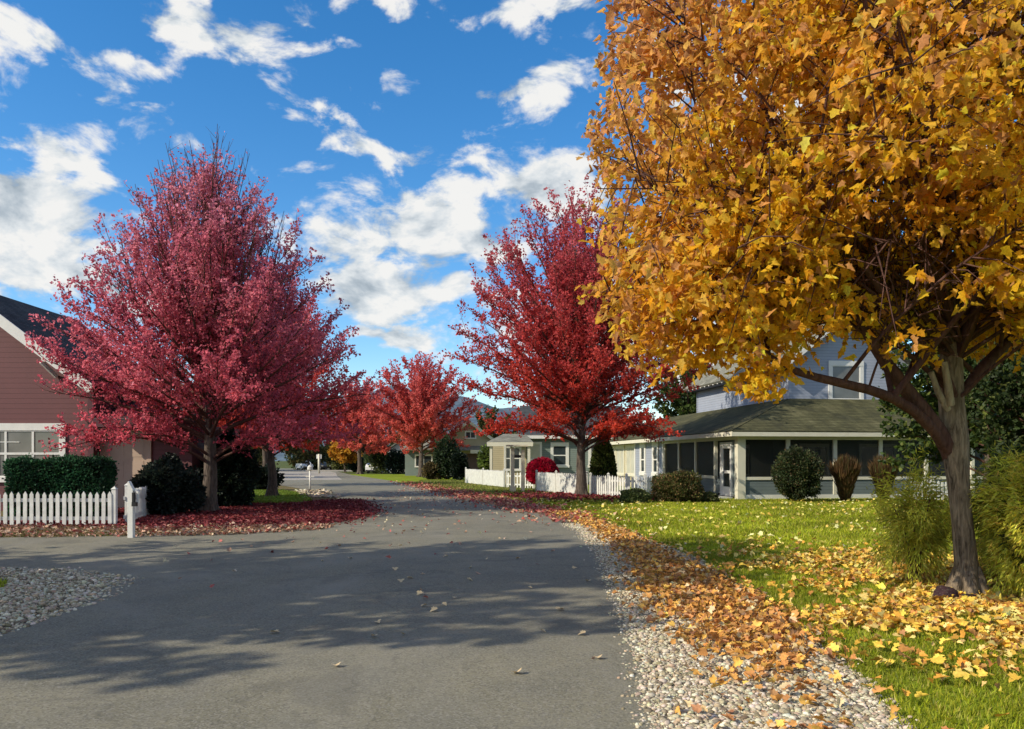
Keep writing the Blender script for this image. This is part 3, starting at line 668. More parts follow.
# stones
g = (1 + 5 ** .5) / 2
ICO = np.array([(-1, g, 0), (1, g, 0), (-1, -g, 0), (1, -g, 0), (0, -1, g), (0, 1, g), (0, -1, -g), (0, 1, -g), (g, 0, -1), (g, 0, 1), (-g, 0, -1), (-g, 0, 1)]) / 1.9
ICF = [(0, 11, 5), (0, 5, 1), (0, 1, 7), (0, 7, 10), (0, 10, 11), (1, 5, 9), (5, 11, 4), (11, 10, 2), (10, 7, 6), (7, 1, 8), (3, 9, 4), (3, 4, 2), (3, 2, 6), (3, 6, 8), (3, 8, 9), (4, 9, 5), (2, 4, 11), (6, 2, 10), (8, 6, 7), (9, 8, 1)]
def stones(name, x, y, s0, s1, label, z=.012):
    n = len(x); s = rng.uniform(s0, s1, n) * rng.choice([.5, .9, 1.4, 2.1], n, p=[.4, .4, .16, .04])
    an = np.stack([rng.uniform(.7, 1.3, n), rng.uniform(.7, 1.3, n), rng.uniform(.4, .8, n)], 1)
    P = np.stack([x, y, z + s * .25], 1)
    c = palette(n, [(.54, .47, .34), (.40, .34, .24), (.66, .60, .47), (.22, .18, .12), (.46, .36, .23)], [5, 4, 3, 3, 2], .12)
    o = scatter(name, ICO, ICF, P, upR(n, .2), s, c, M['stone'], None, False, an); tag(o, label, 'gravel', kind='stuff'); return o
def gen(n, x0, x1, y0, y1, pw=1.0):
    return rng.uniform(x0, x1, n), y0 + (y1 - y0) * rng.uniform(0, 1, n) ** pw
x, y = gen(190000, .7, 3.1, 3.8, 20, 1.5)
ed = rng.normal(0, .07, len(x)); k = (x > rxx(y, RE) + ed - .03) & (x < rxx(y, LB_) - .02 + rng.normal(0, .06, len(x))); x, y = x[k], y[k]
stones('gravel', x, y, .0065, .015, 'pale river gravel strip along the lawn edge')
x, y = gen(60000, -12.5, -4.6, 6.5, 11.9)
poly = [(-4.55, 5), (-4.55, 7.4), (-4.7, 9), (-5.15, 10.7), (-6.5, 11.6), (-13, 11.9), (-13, 5)]
k = inpoly(x + rng.normal(0, .12, len(x)), y + rng.normal(0, .1, len(x)), poly) & ~inpoly(x, y, [(-30, 9.2), (-6.9, 9.3), (-6.3, 9.9), (-6.6, 10.5), (-8.5, 10.8), (-30, 11)]); x, y = x[k], y[k]
stones('gravel', x, y, .010, .021, 'grey gravel bed at the mouth of the side road')
x, y = gen(2500, -11.5, -7, 33, 42); k = inpoly(x, y, [(-11.2, 41.5), (-9.5, 41.8), (-8.0, 36), (-7.2, 33.8), (-8.8, 33.8), (-9.8, 37)])
stones('gravel', x[k], y[k], .04, .07, 'bright gravel pad around the white marker post', .02)

# grass blades
def blades(name, x, y, h, label, cols=None, z=.006, wdt=.12):
    n = len(x); tv = [(-wdt, 0, 0), (wdt, 0, 0), (.0, 1, .28)]; tf = [(0, 1, 2)]
    d = np.stack([rng.normal(0, .38, n), rng.normal(0, .38, n), np.ones(n)], 1)
    c = palette(n, cols or [(.34, .39, .020), (.44, .46, .036), (.24, .28, .018), (.54, .48, .11)], [5, 4, 3, 1.3], .15)
    kk = np.clip(1 + .18 * clumpnoise(np.stack([x, y, x * 0], 1), 3, .9), .6, 1.4)[:, None]; c = np.clip(c * kk, 0, .9)
    o = scatter(name, tv, tf, np.stack([x, y, np.full(n, z)], 1), frames(d), h * rng.uniform(.55, 1.35, n), c, M['grassm']); tag(o, label, 'grass', kind='stuff'); return o
# near: dense, far: coarser
x, y = gen(260000, 2.1, 13, 4.2, 16.5, 1.35)
k = (x > rxx(y, LB_) + rng.normal(0, .035, len(x))) & (x < y * .68 + .6); x, y = x[k], y[k]
blades('lawn_grass', x, y, .045, 'short green lawn grass close to the gravel strip')
x, y = gen(230000, 0, 24, 15, 36, 1.2)
k = (x > rxx(y, LB_) + rng.normal(0, .1, len(x))) & (x < y * .66 + 1); x, y = x[k], y[k]
blades('lawn_grass', x, y, .062, 'green lawn grass in front of the porch house', wdt=.26)
x, y = gen(26000, -17, -4.6, 16.2, 19.6); k = inpoly(x, y, [(-18, 16.25), (-10, 16.5), (-6.4, 17.1), (-5.2, 18.4), (-5.2, 20), (-18, 19.6)])
blades('verge_grass', x[k], y[k], .06, 'dull dry grass verge at the foot of the picket fence', [(.16, .15, .04), (.22, .18, .08), (.10, .12, .03)][:3] + [(.3, .24, .12)], .01, .18)
x, y = gen(40000, -19, -7, 28.5, 42); k = inpoly(x, y, [(-19, 28.5), (-7.3, 29.2), (-8.0, 32), (-9.6, 37), (-12, 42), (-19, 42)])
blades('verge_grass', x[k], y[k], .08, 'sunlit bright green grass around the dark red maple', [(.18, .27, .03), (.24, .33, .045), (.13, .2, .02), (.27, .3, .06)], .013, .25)
x, y = gen(5000, -9, -6.2, 9.2, 10.9); k = inpoly(x, y, [(-9, 9.2), (-6.9, 9.3), (-6.3, 9.9), (-6.6, 10.5), (-8.5, 10.8), (-9, 11)])
blades('lawn_grass', x[k], y[k], .06, 'small green tongue of grass beside the grey gravel bed', z=.014)
x, y = gen(30000, -7, 5, 30, 62); k = (x > rxx(y, LB_) + .2) & (x < rxx(y, LB_) + 6)
blades('lawn_grass', x[k], y[k], .09, 'yellowish grass strip between the road and the white fence', [(.2, .22, .04), (.28, .27, .08), (.15, .19, .03), (.3, .26, .1)], wdt=.3)

# fallen leaves
YL = [(.86, .56, .09), (.66, .34, .05), (.78, .60, .20), (.50, .24, .06), (.40, .20, .08)]
OR = [(.66, .33, .08), (.55, .26, .08), (.78, .46, .10), (.40, .20, .09), (.74, .55, .30)]
RD = [(.19, .026, .032), (.24, .045, .045), (.12, .018, .024), (.34, .13, .11)]  # dulled reds: shade under the maple is put into the leaf colour
def fallen(name, x, y, s0, s1, cols, w, label, z=.03, lift=.03, tm=(MP_V, MP_F), tilt=.5):
    n = len(x); P = np.stack([x, y, z + np.abs(rng.normal(0, lift, n))], 1)
    P[:, 2] += rng.uniform(0, .01, n); an = np.stack([rng.uniform(.55, 1.1, n), rng.uniform(.8, 1.1, n), rng.uniform(.4, 2.6, n)], 1)
    o = scatter(name, tm[0], tm[1], P, upR(n, tilt), rng.uniform(s0, s1, n), palette(n, cols, w, .17), M['fallen'], aniso=an); tag(o, label, 'fallen leaves', kind='stuff'); return o
# orange drift on the gravel strip
x, y = gen(58000, .8, 3.2, 4.4, 24, 1.0)
re_, lb = rxx(y, RE), rxx(y, LB_); u = (x - re_) / (lb - re_)
cx = np.interp(y, [4, 5, 6.2, 7.5, 9, 12, 16, 22], [.55, .52, .62, .66, .60, .55, .55, .6]); wd = np.interp(y, [4, 5.2, 6.2, 7.5, 9, 12, 16, 22], [.30, .28, .30, .38, .40, .30, .28, .3])
dens = np.exp(-((u - cx) / wd) ** 2 * 1.3) * np.interp(y, [4.4, 5.4, 6.4, 7.2, 10, 12, 15, 24], [.10, .14, .5, .95, 1, .5, .45, .45])
nz = clumpnoise(np.stack([x, y, 0 * x], 1), 5, 2.2)
k = (rng.uniform(0, 1, len(x)) < dens * np.clip(.8 + .35 * nz, .15, 1)) & (u > -.06) & (u < 1.1); fallen('fallen_leaves', x[k], y[k], .05, .092, OR, [5, 4, 3, 3, 2], 'drift of orange brown maple leaves lying on the gravel strip', .03)
# yellow leaves on the lawn
x, y = gen(170000, 2.3, 13, 4.3, 15.5, 1.1)
dx = x - 5.2; lb = rxx(y, LB_)
band = np.exp(-((y - 8.0) / 1.35) ** 2) * 1.0 + np.exp(-((y - 11.3) / 1.7) ** 2) * .55 + np.exp(-((y - 6.0) / .7) ** 2) * .10 + .022
fade = np.clip((x - lb + .1) / .9, 0.06, 1) * np.where((y > 8.8) & (y < 11.5) & (x < lb + .9), .25, 1)
nz = clumpnoise(np.stack([x, y, 0 * x], 1), 8, 1.6)
k = (rng.uniform(0, 1, len(x)) < band * fade * np.clip(.62 + .45 * nz, .06, 1) * .62) & (x > lb - .1) & (x < y * .68 + .5)
fallen('fallen_leaves', x[k], y[k], .05, .105, YL, [5, 3, 4, 2, 1], 'golden maple leaves carpeting the lawn under the yellow maple', .045, .015)
x, y = gen(3000, 0, 20, 14, 31); k = (x > rxx(y, LB_)) & (x < y * .64 + .5) & (rng.uniform(0, 1, len(x)) < np.clip(.6 + .4 * clumpnoise(np.stack([x, y, 0 * x], 1), 2, .7), .1, 1))
fallen('fallen_leaves', x[k], y[k], .07, .13, [(.75, .62, .16), (.7, .5, .1), (.8, .72, .35)], [4, 3, 2], 'pale yellow leaves dotted over the lawn before the porch', .06, .015, (MQ_V, MQ_F))
# red carpet on the left
x, y = gen(110000, -13, -2.2, 17.2, 33.0)
d1 = np.hypot((x + 8.2) / 5.2, (y - 23.2) / 6.0)
poly = [(-13, 19.3), (-9.3, 19.0), (-7.5, 18.0), (-6, 18.6), (-5.4, 19.3), (-4.5, 20.3), (-4.3, 22.6), (-4.8, 25.5), (-5.6, 29), (-6.3, 31.6), (-7.2, 30.4), (-7.9, 28.2), (-13, 27)]
k = inpoly(x + rng.normal(0, .35, len(x)), y + rng.normal(0, .45, len(x)), poly) & (rng.uniform(0, 1, len(x)) < np.clip(1.25 - .45 * d1, .3, 1))
fallen('fallen_leaves', x[k], y[k], .06, .11, RD, [5, 4, 3, 1], 'red leaf carpet darkened for shade under the pinkish maple', .03, .02, (MQ_V, MQ_F))
x, y = gen(9000, -17, -4.2, 16.2, 19.2); k = inpoly(x, y, [(-17, 16.2), (-10, 16.3), (-6.2, 16.7), (-4.4, 18.0), (-4, 19), (-6, 19.3), (-8, 18.6), (-17, 18.9)]) & (rng.uniform(0, 1, len(x)) < np.interp(x, [-14, -9, -6], [.15, .6, 1]))
fallen('fallen_leaves', x[k], y[k], .06, .11, [(.5, .33, .22), (.38, .2, .13), (.55, .42, .3), (.35, .1, .08)], [4, 3, 2, 2], 'tan and pink dried leaves on the verge by the side road', .03, .02, (MQ_V, MQ_F))
# pinkish leaves along the far right road edge
x, y = gen(26000, -9, 3, 20, 58); e = rxx(y, RE); u = x - e
k = (rng.uniform(0, 1, len(x)) < np.exp(-((u - .55) / .9) ** 2) * np.interp(y, [20, 24, 30, 45, 58], [.4, .9, 1, .6, .2]))
fallen('fallen_leaves', x[k], y[k], .09, .16, [(.5, .2, .15), (.42, .1, .08), (.6, .36, .22), (.3, .06, .06)], [4, 4, 3, 2], 'pinkish leaves along the kerbless road edge by the deep red maple', .03, .02, (MQ_V, MQ_F))
x, y = gen(9000, -3, 7.5, 29.5, 39); k = (x > rxx(y, LB_) + .3) & (rng.uniform(0, 1, len(x)) < np.exp(-(np.hypot((x - 2.2) / 3.4, (y - 34) / 3)) ** 2 * 1.4))
fallen('fallen_leaves', x[k], y[k], .10, .17, RD, [5, 4, 3, 1], 'dark red leaves on the grass below the deep red maple', .06, .02, (MQ_V, MQ_F))
x, y = gen(2200, -6, 1.0, 6, 45); k = rng.uniform(0, 1, len(x)) < np.interp(y, [6, 14, 20, 45], [.02, .06, .45, .9]) * np.where((y < 22), 1, 1)
k &= (x < rxx(y, RE)) ; fallen('fallen_leaves', x[k], y[k], .05, .10, [(.6, .5, .35), (.5, .3, .2), (.4, .12, .1)], [3, 3, 3], 'stray leaves blown across the distant asphalt', .022, .006, (MQ_V, MQ_F))
# countable leaves on the near asphalt
LP = [(543, 634), (336, 669), (404, 637), (374, 639), (378, 625), (424, 608), (434, 613), (444, 607), (486, 561), (446, 558), (410, 580), (401, 583), (455, 600), (518, 560), (470, 582), (275, 635), (560, 612), (588, 583), (500, 540), (462, 545), (517, 676), (420, 596), (395, 571), (620, 618), (607, 598), (582, 637), (598, 661), (350, 560), (530, 590), (575, 570)]
first = None
for i, (a, b) in enumerate(LP):
    D = EYE * F / (b - HZ); X = (a - 512) / F * D
    if first is None:
        c = np.tile([[.68, .52, .30]], (len(MP_V), 1)); v = np.array(MP_V) - [0, .4, 0]; f = MP_F
        first = np_mesh('fallen_leaf', v * [1, 1, 1.4], np.concatenate(f), np.arange(len(f)) * 3, np.full(len(f), 3), M['fallen'], None, c); o = first
        tag(o, 'dry tan maple leaf lying alone on the grey asphalt', 'leaf', 'single leaves on the near asphalt')
    else: o = first.copy(); C.objects.link(o)
    o.location = (X, D, .034); o.rotation_euler = (random.uniform(-.3, .3), random.uniform(-.3, .3), random.uniform(0, 6.28)); s = random.uniform(.055, .10); o.scale = (s, s, s)

# boulders
def boulder(name, loc, s, col, label, seed, cat='stone'):
    import bmesh
    bm = bmesh.new(); bmesh.ops.create_icosphere(bm, subdivisions=4, radius=1); r = random.Random(seed)
    from mathutils import noise
    for v in bm.verts:
        p = v.co.copy(); k = 1 + .22 * noise.noise(p * 1.3 + Vector((seed, 0, 0))) + .07 * noise.noise(p * 4 + Vector((seed, 3, 0))) + .03 * noise.noise(p * 11)
        v.co = Vector((p.x * k * s[0], p.y * k * s[1], max(p.z * k, -.4) * s[2]))
    me = bpy.data.meshes.new(name); bm.to_mesh(me); bm.free(); me.polygons.foreach_set('use_smooth', np.ones(len(me.polygons), bool))
    a = me.color_attributes.new('col', 'FLOAT_COLOR', 'POINT'); a.data.foreach_set('color', np.tile([*col, 1], len(me.vertices)).astype(np.float32))
    me.materials.append(M['rock']); o = bpy.data.objects.new(name, me); C.objects.link(o); o.location = loc
    return tag(o, label, cat)
t = NT('speckled_rock'); a = t.N('ShaderNodeAttribute', attribute_name='col').outputs['Color']; v = t.obj()
c = t.mix(1., a, t.ramp(t.noise(9, 8, .75, v), [(.3, .45), (.7, 1.4)]), 'MULTIPLY'); c = t.mix(t.ramp(t.noise(45, 3, .6, v), [(.56, 0.), (.62, .85)]), c, (.08, .07, .06))
M['rock'] = t.done(t.prin(c, .9, t.bump(t.noise(30, 6, .7, v), .7, .02), spec=.15))
boulder('garden_stone', (4.86, 8.98, .08), (.13, .12, .11), (.05, .025, .03), 'dark maroon stone leaning at the yellow maple trunk', 9)
boulder('garden_stone', (5.05, 8.85, .05), (.12, .09, .07), (.045, .03, .03), 'smaller blackish stone touching the yellow maple trunk', 12)

# ------------------------------------------------------------------ fences
def fence(name, path, h, label, post_h=None, sp=.155, pw=.085, group=None, gap_first=False, cat='picket fence'):
    p0 = Vector((*path[0], 0)); root = empty(name, p0, 0, label, cat, group); P = [Vector((*p, 0)) - p0 for p in path]
    pk = MB(); k = 0; post_h = post_h or h + .08
    for a, b in zip(P[:-1], P[1:]):
        L = (b - a).length; d = (b - a) / L; nrm = Vector((d.y, -d.x, 0)); n = max(1, int(L / sp))
        rl = MB(); off = nrm * .045
        for z in (h * .24, h * .76): rl.bar(a + off * -1 + Vector((0, 0, z)), b + off * -1 + Vector((0, 0, z)), .04, .085)
        rl.build('rail', M['fence'], root)
        for i in range(n):
            c = a + d * (L * (i + .5) / n); hh = h * random.uniform(.985, 1.015); w = pw / 2; lean = random.gauss(0, .006)
            q = [(-w, .05), (w, .05), (w, hh - .075), (0, hh), (-w, hh - .075)]
            pk.prism([c + d * (x + lean * z) + Vector((0, 0, z)) - nrm * .022 for x, z in q], nrm * .022)
    pk.build('picket_panel', M['fence'], root)
    for p in P:
        m = MB(); w = .05; m.box(p.x - w, p.x + w, p.y - w + .07, p.y + w + .07, 0, post_h)
        m.add([(p.x - w - .015, p.y - w + .055, post_h), (p.x + w + .015, p.y - w + .055, post_h), (p.x + w + .015, p.y + w + .085, post_h), (p.x - w - .015, p.y + w + .085, post_h), (p.x, p.y + .07, post_h + .07)], [(3, 2, 1, 0), (0, 1, 4), (1, 2, 4), (2, 3, 4), (3, 0, 4)])
        m.build('post', M['fence'], root)
fence('picket_fence', [(-15.6, 19.05), (-9.55, 19.15)], .84, 'white picket fence run facing the side road under the clipped hedge', .90, .152, .088)
fence('picket_fence', [(-9.40, 19.5), (-10.3, 23.1)], .88, 'white picket fence return running back from the corner toward the spiky shrub', .98, .15, .1)
fence('picket_fence', [(-3.15, 54.5), (-1.8, 50), (-.45, 46)], 1.0, 'far white picket fence run with close set pickets by the beige house', 1.05, .135, .11)
fence('picket_gate', [(-.3, 45.4), (.55, 44.6), (1.2, 43.6)], .92, 'greyish open picket gate panel in front of the crimson bush', 1.0, .2, .08, cat='gate')
fence('picket_fence', [(1.25, 40.6), (2.1, 38.0), (2.9, 35.7), (3.3, 35.3)], 1.0, 'bright white picket fence run directly left of the deep red maple trunk', 1.05, .135, .112)
fence('picket_fence', [(3.45, 35.1), (4.1, 34.0), (4.75, 33.1), (5.5, 32.9), (6.2, 33.6)], .95, 'shaded white picket fence curving in front of the topiary cone', 1.0, .14, .1)
fence('picket_fence', [(15.2, 30.9), (16.3, 31.0), (17.3, 31.1)], .8, 'short white picket fence between the porch and the yellow maple trunk', .85, .15, .085)

# posts
r_ = empty('mailbox_post', (-7.78, 16.35, 0), 0, 'white wooden post with pointed top and small black box by the side road', 'post')
m = MB(); m.box(-.055, .055, -.055, .055, 0, .98); m.build('post', M['white'], r_, bevel=.006)
m = MB(); m.prism([(-.055, -.055, .98), (.055, -.055, .98), (.05, -.055, 1.0), (-.035, -.055, 1.17), (-.055, -.055, 1.15)], (0, .11, 0)); m.build('finial', M['white'], r_)
m = MB(); m.bar((.05, 0, 1.0), (.15, 0, .93), .05, .04).bar((.14, 0, .95), (.14, 0, .72), .035, .04); m.build('bracket', M['white'], r_)
m = MB(); m.box(.06, .145, -.12, -.03, .66, .74).box(.058, .10, -.10, -.02, .74, .94); m.build('black_box', M['dark'], r_)
r_ = empty('marker_post', (-10.35, 41, 0), 0, 'white marker post with rounded head standing on the bright gravel pad', 'post')
m = MB(); m.cyl((0, 0, 0), .05, 1.05, 10); m.build('post', M['white'], r_, True)
m = MB(); m.cyl((0, 0, 1.05), .05, .06, 12, r2=.14).cyl((0, 0, 1.11), .14, .14, 12).cyl((0, 0, 1.25), .14, .09, 12, r2=.05); m.build('cap', M['white'], r_)
m = MB(); m.box(-.22, .22, -.03, .03, .72, .78); m.build('cross_bar', M['white'], r_)
r_ = empty('marker_post', (-22.8, 94.5, 0), 0, 'thin pale pole standing at the far edge of the road bend', 'post')
m = MB(); m.cyl((0, 0, 0), .13, 2.3, 8); m.build('post', M['cream'], r_, True); m = MB(); m.box(-.3, .3, -.03, .03, 1.75, 2.25); m.build('plate', M['white'], r_)
# arbor / lantern post by the gate
r_ = empty('garden_arbor', (.05, 40.2, 0), 0, 'white garden arbor posts with a dark crossbar beside the picket gate', 'arbor')
for xx in (-.02, .5):
    m = MB(); m.box(xx - .09, xx + .09, -.09, .09, 0, 2.25 if xx < .2 else 2.1); m.build('post', M['cream'], r_, bevel=.01)
m = MB(); m.box(.07, .41, -.05, .05, 1.72, 1.85); m.build('crossbar', M['dark'], r_)
m = MB(); m.box(-.35, .75, -.3, .3, 2.28, 2.36); m.build('top', M['cream'], r_)
m = MB(); m.box(-.17, .15, -.17, -.095, 0, .28); m.build('base_board', M['cream'], r_)

# ------------------------------------------------------------------ houses
def window(parent, c, w, h, ax='x', trim=M['white'], glass=M['glass'], tw=.09, mull=(1, 1), out=-1, muntin=False):
    """c = centre of the opening on the wall plane; ax = axis the wall runs along; out = sign of the outward normal"""
    cx, cy, cz = c
    def B(m, a0, a1, z0, z1, d0, d1):
        lo, hi = sorted((d0 * out, d1 * out))
        if ax == 'x': m.box(cx + a0, cx + a1, cy + lo, cy + hi, cz + z0, cz + z1)
        else: m.box(cx + lo, cx + hi, cy + a0, cy + a1, cz + z0, cz + z1)
        return m
    f = MB(); W, H_ = w / 2, h / 2
    B(f, -W - tw, W + tw, H_, H_ + tw * 1.3, .003, .06); B(f, -W - tw * 1.2, W + tw * 1.2, -H_ - tw, -H_, .003, .08)
    B(f, -W - tw, -W, -H_, H_, .003, .05); B(f, W, W + tw, -H_, H_, .003, .05)
    fo = f.build('window', trim, parent)
    s = MB(); nx, nz = mull; st = .035
    for i in range(nx + 1): xx = -W + w * i / nx; B(s, max(-W, xx - st), min(W, xx + st), -H_, H_, .006, .036)
    for j in range(nz + 1): zz = -H_ + h * j / nz; B(s, -W, W, max(-H_, zz - st), min(H_, zz + st), .008, .040)
    if muntin:
        for (a, b) in ((-W + w * .25, 0), (0, H_ * .5)):
            if a: B(s, a - .012, a + .012, -H_, H_, .006, .03)
            else: B(s, -W, 0, b - .012, b + .012, .006, .031)
    s.build('sash', trim, fo)
    g_ = MB(); B(g_, -W, W, -H_, H_, .0015, .012); g_.build('pane', glass, fo)
    return fo
def slope(m, a, b, c, d, th=.12):   # roof slab from 4 corners
    a, b, c, d = map(Vector, (a, b, c, d)); n = (b - a).cross(d - a).normalized()
    if n.z < 0: n = -n
    m.prism([a, b, c, d], n * th)

# --- porch house (right) ---
H = empty('porch_house', (9.05, 32, 0), R(8), 'blue grey two storey house with a wide dark screened porch and mossy roof', 'house')
H0, EV = .0, 2.62
m = MB(); m.box(2.7, 13.0, 2.5, 20.6, 0, 2.95); m.build('lower_wall', M['bluedark'], H)
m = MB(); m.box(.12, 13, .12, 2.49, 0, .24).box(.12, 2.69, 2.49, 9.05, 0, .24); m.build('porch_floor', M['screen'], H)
m = MB(); m.box(-.02, 13.02, -.02, .10, .0, .20).box(-.02, .10, 2.35, 9.1, .0, .20); m.build('sill_board', M['white'], H)
pn = MB(); pn.box(.18, 13, .03, .09, .20, .80).box(.03, .09, 2.5, 9.05, .2, .80); pn.build('knee_wall', M['bluedark'], H)
rl = MB(); rl.box(.15, 13.02, -.01, .13, .80, .92).box(-.01, .13, 2.35, 9.05, .80, .92); rl.build('rail', M['cream'], H)
bt = MB(); bt.box(-.03, 13.1, -.03, .16, EV - .20, EV).box(-.03, .16, .16, 9.1, EV - .20, EV); bt.build('header_beam', M['cream'], H)
def col_(x0, x1, y0, y1, z0=.0, mat=None):
    m = MB(); m.box(x0, x1, y0, y1, z0, EV - .20); m.build('column', mat or M['cream'], H, bevel=.008)
col_(-.04, .30, -.04, .26)
for xx in (2.12, 4.15, 6.15, 8.2, 10.3, 12.3): col_(xx - .08, xx + .08, -.025, .12, .2)
for yy in (2.42, 4.7, 6.9, 9.0): col_(-.025, .12, yy - .07, yy + .07, .2)
for (a, b) in zip((.30, 2.2, 4.23, 6.23, 8.28, 10.38), (2.04, 4.07, 6.07, 8.12, 10.22, 12.22)):
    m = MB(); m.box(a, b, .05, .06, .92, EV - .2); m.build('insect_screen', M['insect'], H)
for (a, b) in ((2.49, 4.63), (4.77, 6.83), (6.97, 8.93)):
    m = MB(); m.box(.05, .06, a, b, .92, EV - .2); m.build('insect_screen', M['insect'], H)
# screen door with its white frame in the side opening
m = MB(); m.box(-.04, .10, .62, .74, .12, 2.2).box(-.04, .10, 1.62, 1.76, .12, 2.2).box(-.042, .102, .62, 1.76, 2.2, 2.34); d_ = m.build('screen_door', M['white'], H)
m = MB(); m.box(.0, .05, .74, .84, .12, 2.2).box(.0, .05, 1.52, 1.62, .12, 2.2).box(.002, .048, .84, 1.52, .12, .5).box(.002, .048, .84, 1.52, 2.08, 2.2).box(.002, .048, .84, 1.52, 1.05, 1.17); m.build('door_frame', M['white'], d_)
m = MB(); m.box(.02, .03, .84, 1.52, .5, 2.08); m.build('door_screen', M['insect'], d_)
m = MB(); m.cyl((-.06, 1.45, 1.1), .025, .06, 8, 'x'); m.build('handle', M['dark'], d_)
m = MB(); m.box(-.5, .0, .5, 1.9, 0, .10); m.build('doorstep', M['palegrey'], H)
m = MB(); m.box(.02, .08, .24, .62, .2, EV - .2).box(.02, .08, 1.76, 2.36, .2, .8); m.build('door_side_panel', M['bluedark'], H)
for xx, ww in ((4.6, 1.2), (7.6, 1.6), (10.8, 1.2)): window(H, (xx, 2.5, 1.55), ww, 1.3, 'x', M['white'], M['glassblind'])
window(H, (2.7, 5.6, 1.55), 1.3, 1.3, 'y', M['white'], M['glassblind'])
# porch roof: left slope, front slope, over porch and annex
O = .45; ze = EV + .02; zt = 4.22; yb = 3.05; xb = 3.72
m = MB(); slope(m, (-O, -O, ze), (xb, yb, zt), (xb, 21, zt), (-O, 21, ze)); m.build('porch_roof', M['roofmoss'], H)
m = MB(); slope(m, (-O, -O, ze), (13.4, -O, ze), (13.4, yb, zt), (xb, yb, zt), .118); m.build('porch_roof', M['roofmoss'], H)
m = MB(); m.box(-O - .03, 13.4, -O - .03, -O - .001, ze - .10, ze + .09).box(-O - .03, -O - .001, -O, 21, ze - .10, ze + .09); m.build('gutter', M['cream'], H)
m = MB(); m.box(-O, 13.3, -O, .12, ze - .012, ze - .002).box(-O, .12, .12, 20.9, ze - .012, ze - .002); m.build('soffit', M['cream'], H)
# annex with paired narrow windows, then a sunroom
m = MB(); m.box(-.02, 2.69, 9.15, 14.1, 0, 2.61); m.build('annex_wall', M['blue'], H)
m = MB(); m.box(-.05, .10, 9.1, 9.26, 0, 2.6).box(-.052, .10, 14.0, 14.16, 0, 2.6); m.build('corner_board', M['white'], H)
for yy in (10.35, 12.55): window(H, (-.02, yy, 1.62), .62, 1.35, 'y', M['white'], M['glass'], .2, (1, 2))
m = MB(); m.box(.10, 2.69, 14.17, 20.9, 0, 2.6); m.build('sunroom_wall', M['beige'], H)
for yy in (14.9, 17.2, 19.3): window(H, (.10, yy + .4, 1.55), 1.7, 1.55, 'y', M['cream'], M['curtain'], .14, (2, 1))
# upper storey
ue = 5.95; ridge = 8.15; ux0, ux1, uy0, uy1 = 3.75, 9.45, 3.1, 14.2; xm = (ux0 + ux1) / 2
m = MB(); m.prism([(ux0, uy0, 2.96), (ux1, uy0, 2.96), (ux1, uy0, ue), (xm, uy0, ridge), (ux0, uy0, ue)], (0, uy1 - uy0, 0)); m.build('upper_wall', M['blue'], H)
m = MB(); m.box(ux0 - .03, ux0 + .10, uy0 - .03, uy0 + .1, 3.9, ue).box(ux1 - .1, ux1 + .03, uy0 - .03, uy0 + .1, 3.9, ue).box(ux0 - .03, ux0 - .002, uy1 - .1, uy1 + .02, 4.0, ue); m.build('corner_board', M['blue'], H)
m = MB(); sl = (ridge - ue) / (xm - ux0); o_ = .55; zo = ue - o_ * sl + .10
slope(m, (ux0 - o_, uy0 - .5, zo), (xm, uy0 - .5, ridge + .1), (xm, uy1 + .7, ridge + .1), (ux0 - o_, uy1 + .7, zo), .14); m.build('main_roof', M['roofpale'], H)
m = MB(); slope(m, (ux1 + o_, uy0 - .5, zo), (xm + .001, uy0 - .5, ridge + .098), (xm + .001, uy1 + .7, ridge + .098), (ux1 + o_, uy1 + .7, zo), .138); m.build('main_roof', M['roofpale'], H)
m = MB(); m.box(ux0 - o_ + .02, ux0 - .004, uy0, uy1 + .3, zo - .07, zo - .03); m.build('eave_board', M['dark'], H)
m = MB()
for i in range(19): yy = uy0 + .1 + i * .6; m.box(ux0 - o_ - .02, ux0 - o_ + .10, yy, yy + .12, zo - .02, zo + .10)
m.build('rafter_tails', M['white'], H)
for sg, xa in ((1, ux0 - o_), (-1, ux1 + o_)):
    m = MB(); m.bar((xa, uy0 - .53, zo + .02), (xm, uy0 - .53 + .001 * sg, ridge + .12), .05, .2); m.build('rake_board', M['white'], H)
window(H, (xm - .15, uy0, 5.08), 1.35, 1.5, 'x', M['white'], M['glassblind'], .17, (1, 2))

# --- maroon house (left) ---
A = empty('maroon_house', (-13.1, 25.0, 0), 0, 'maroon clapboard house with white trimmed gable behind the picket fence', 'house')
pk = (-4.0, 6.95); ez = 3.92
m = MB(); m.prism([(-9.2, 0, 0), (0, 0, 0), (0, 0, ez - .02), (pk[0], 0, pk[1] - .02), (-9.2, 0, 3.0)], (0, 6, 0)); m.build('gable_wall', M['maroon'], A)
sl = (pk[1] - ez) / (-pk[0]); o_ = .22
m = MB(); slope(m, (o_, -.55, ez - o_ * sl), (pk[0], -.55, pk[1]), (pk[0], 6.3, pk[1]), (o_, 6.3, ez - o_ * sl), .16); m.build('roof', M['roofdark'], A)
m = MB(); slope(m, (-10, -.55, pk[1] - 6 * sl), (pk[0] - .001, -.55, pk[1] - .001), (pk[0] - .001, 6.3, pk[1] - .001), (-10, 6.3, pk[1] - 6 * sl), .158); m.build('roof', M['roofdark'], A)
m = MB(); m.bar((o_ + .04, -.58, ez - o_ * sl), (pk[0], -.58, pk[1] + .03), .05, .30); m.build('rake_board', M['white'], A)
m = MB(); m.bar((-10, -.58, pk[1] - 6 * sl), (pk[0], -.581, pk[1] + .03), .05, .30); m.build('rake_board', M['white'], A)
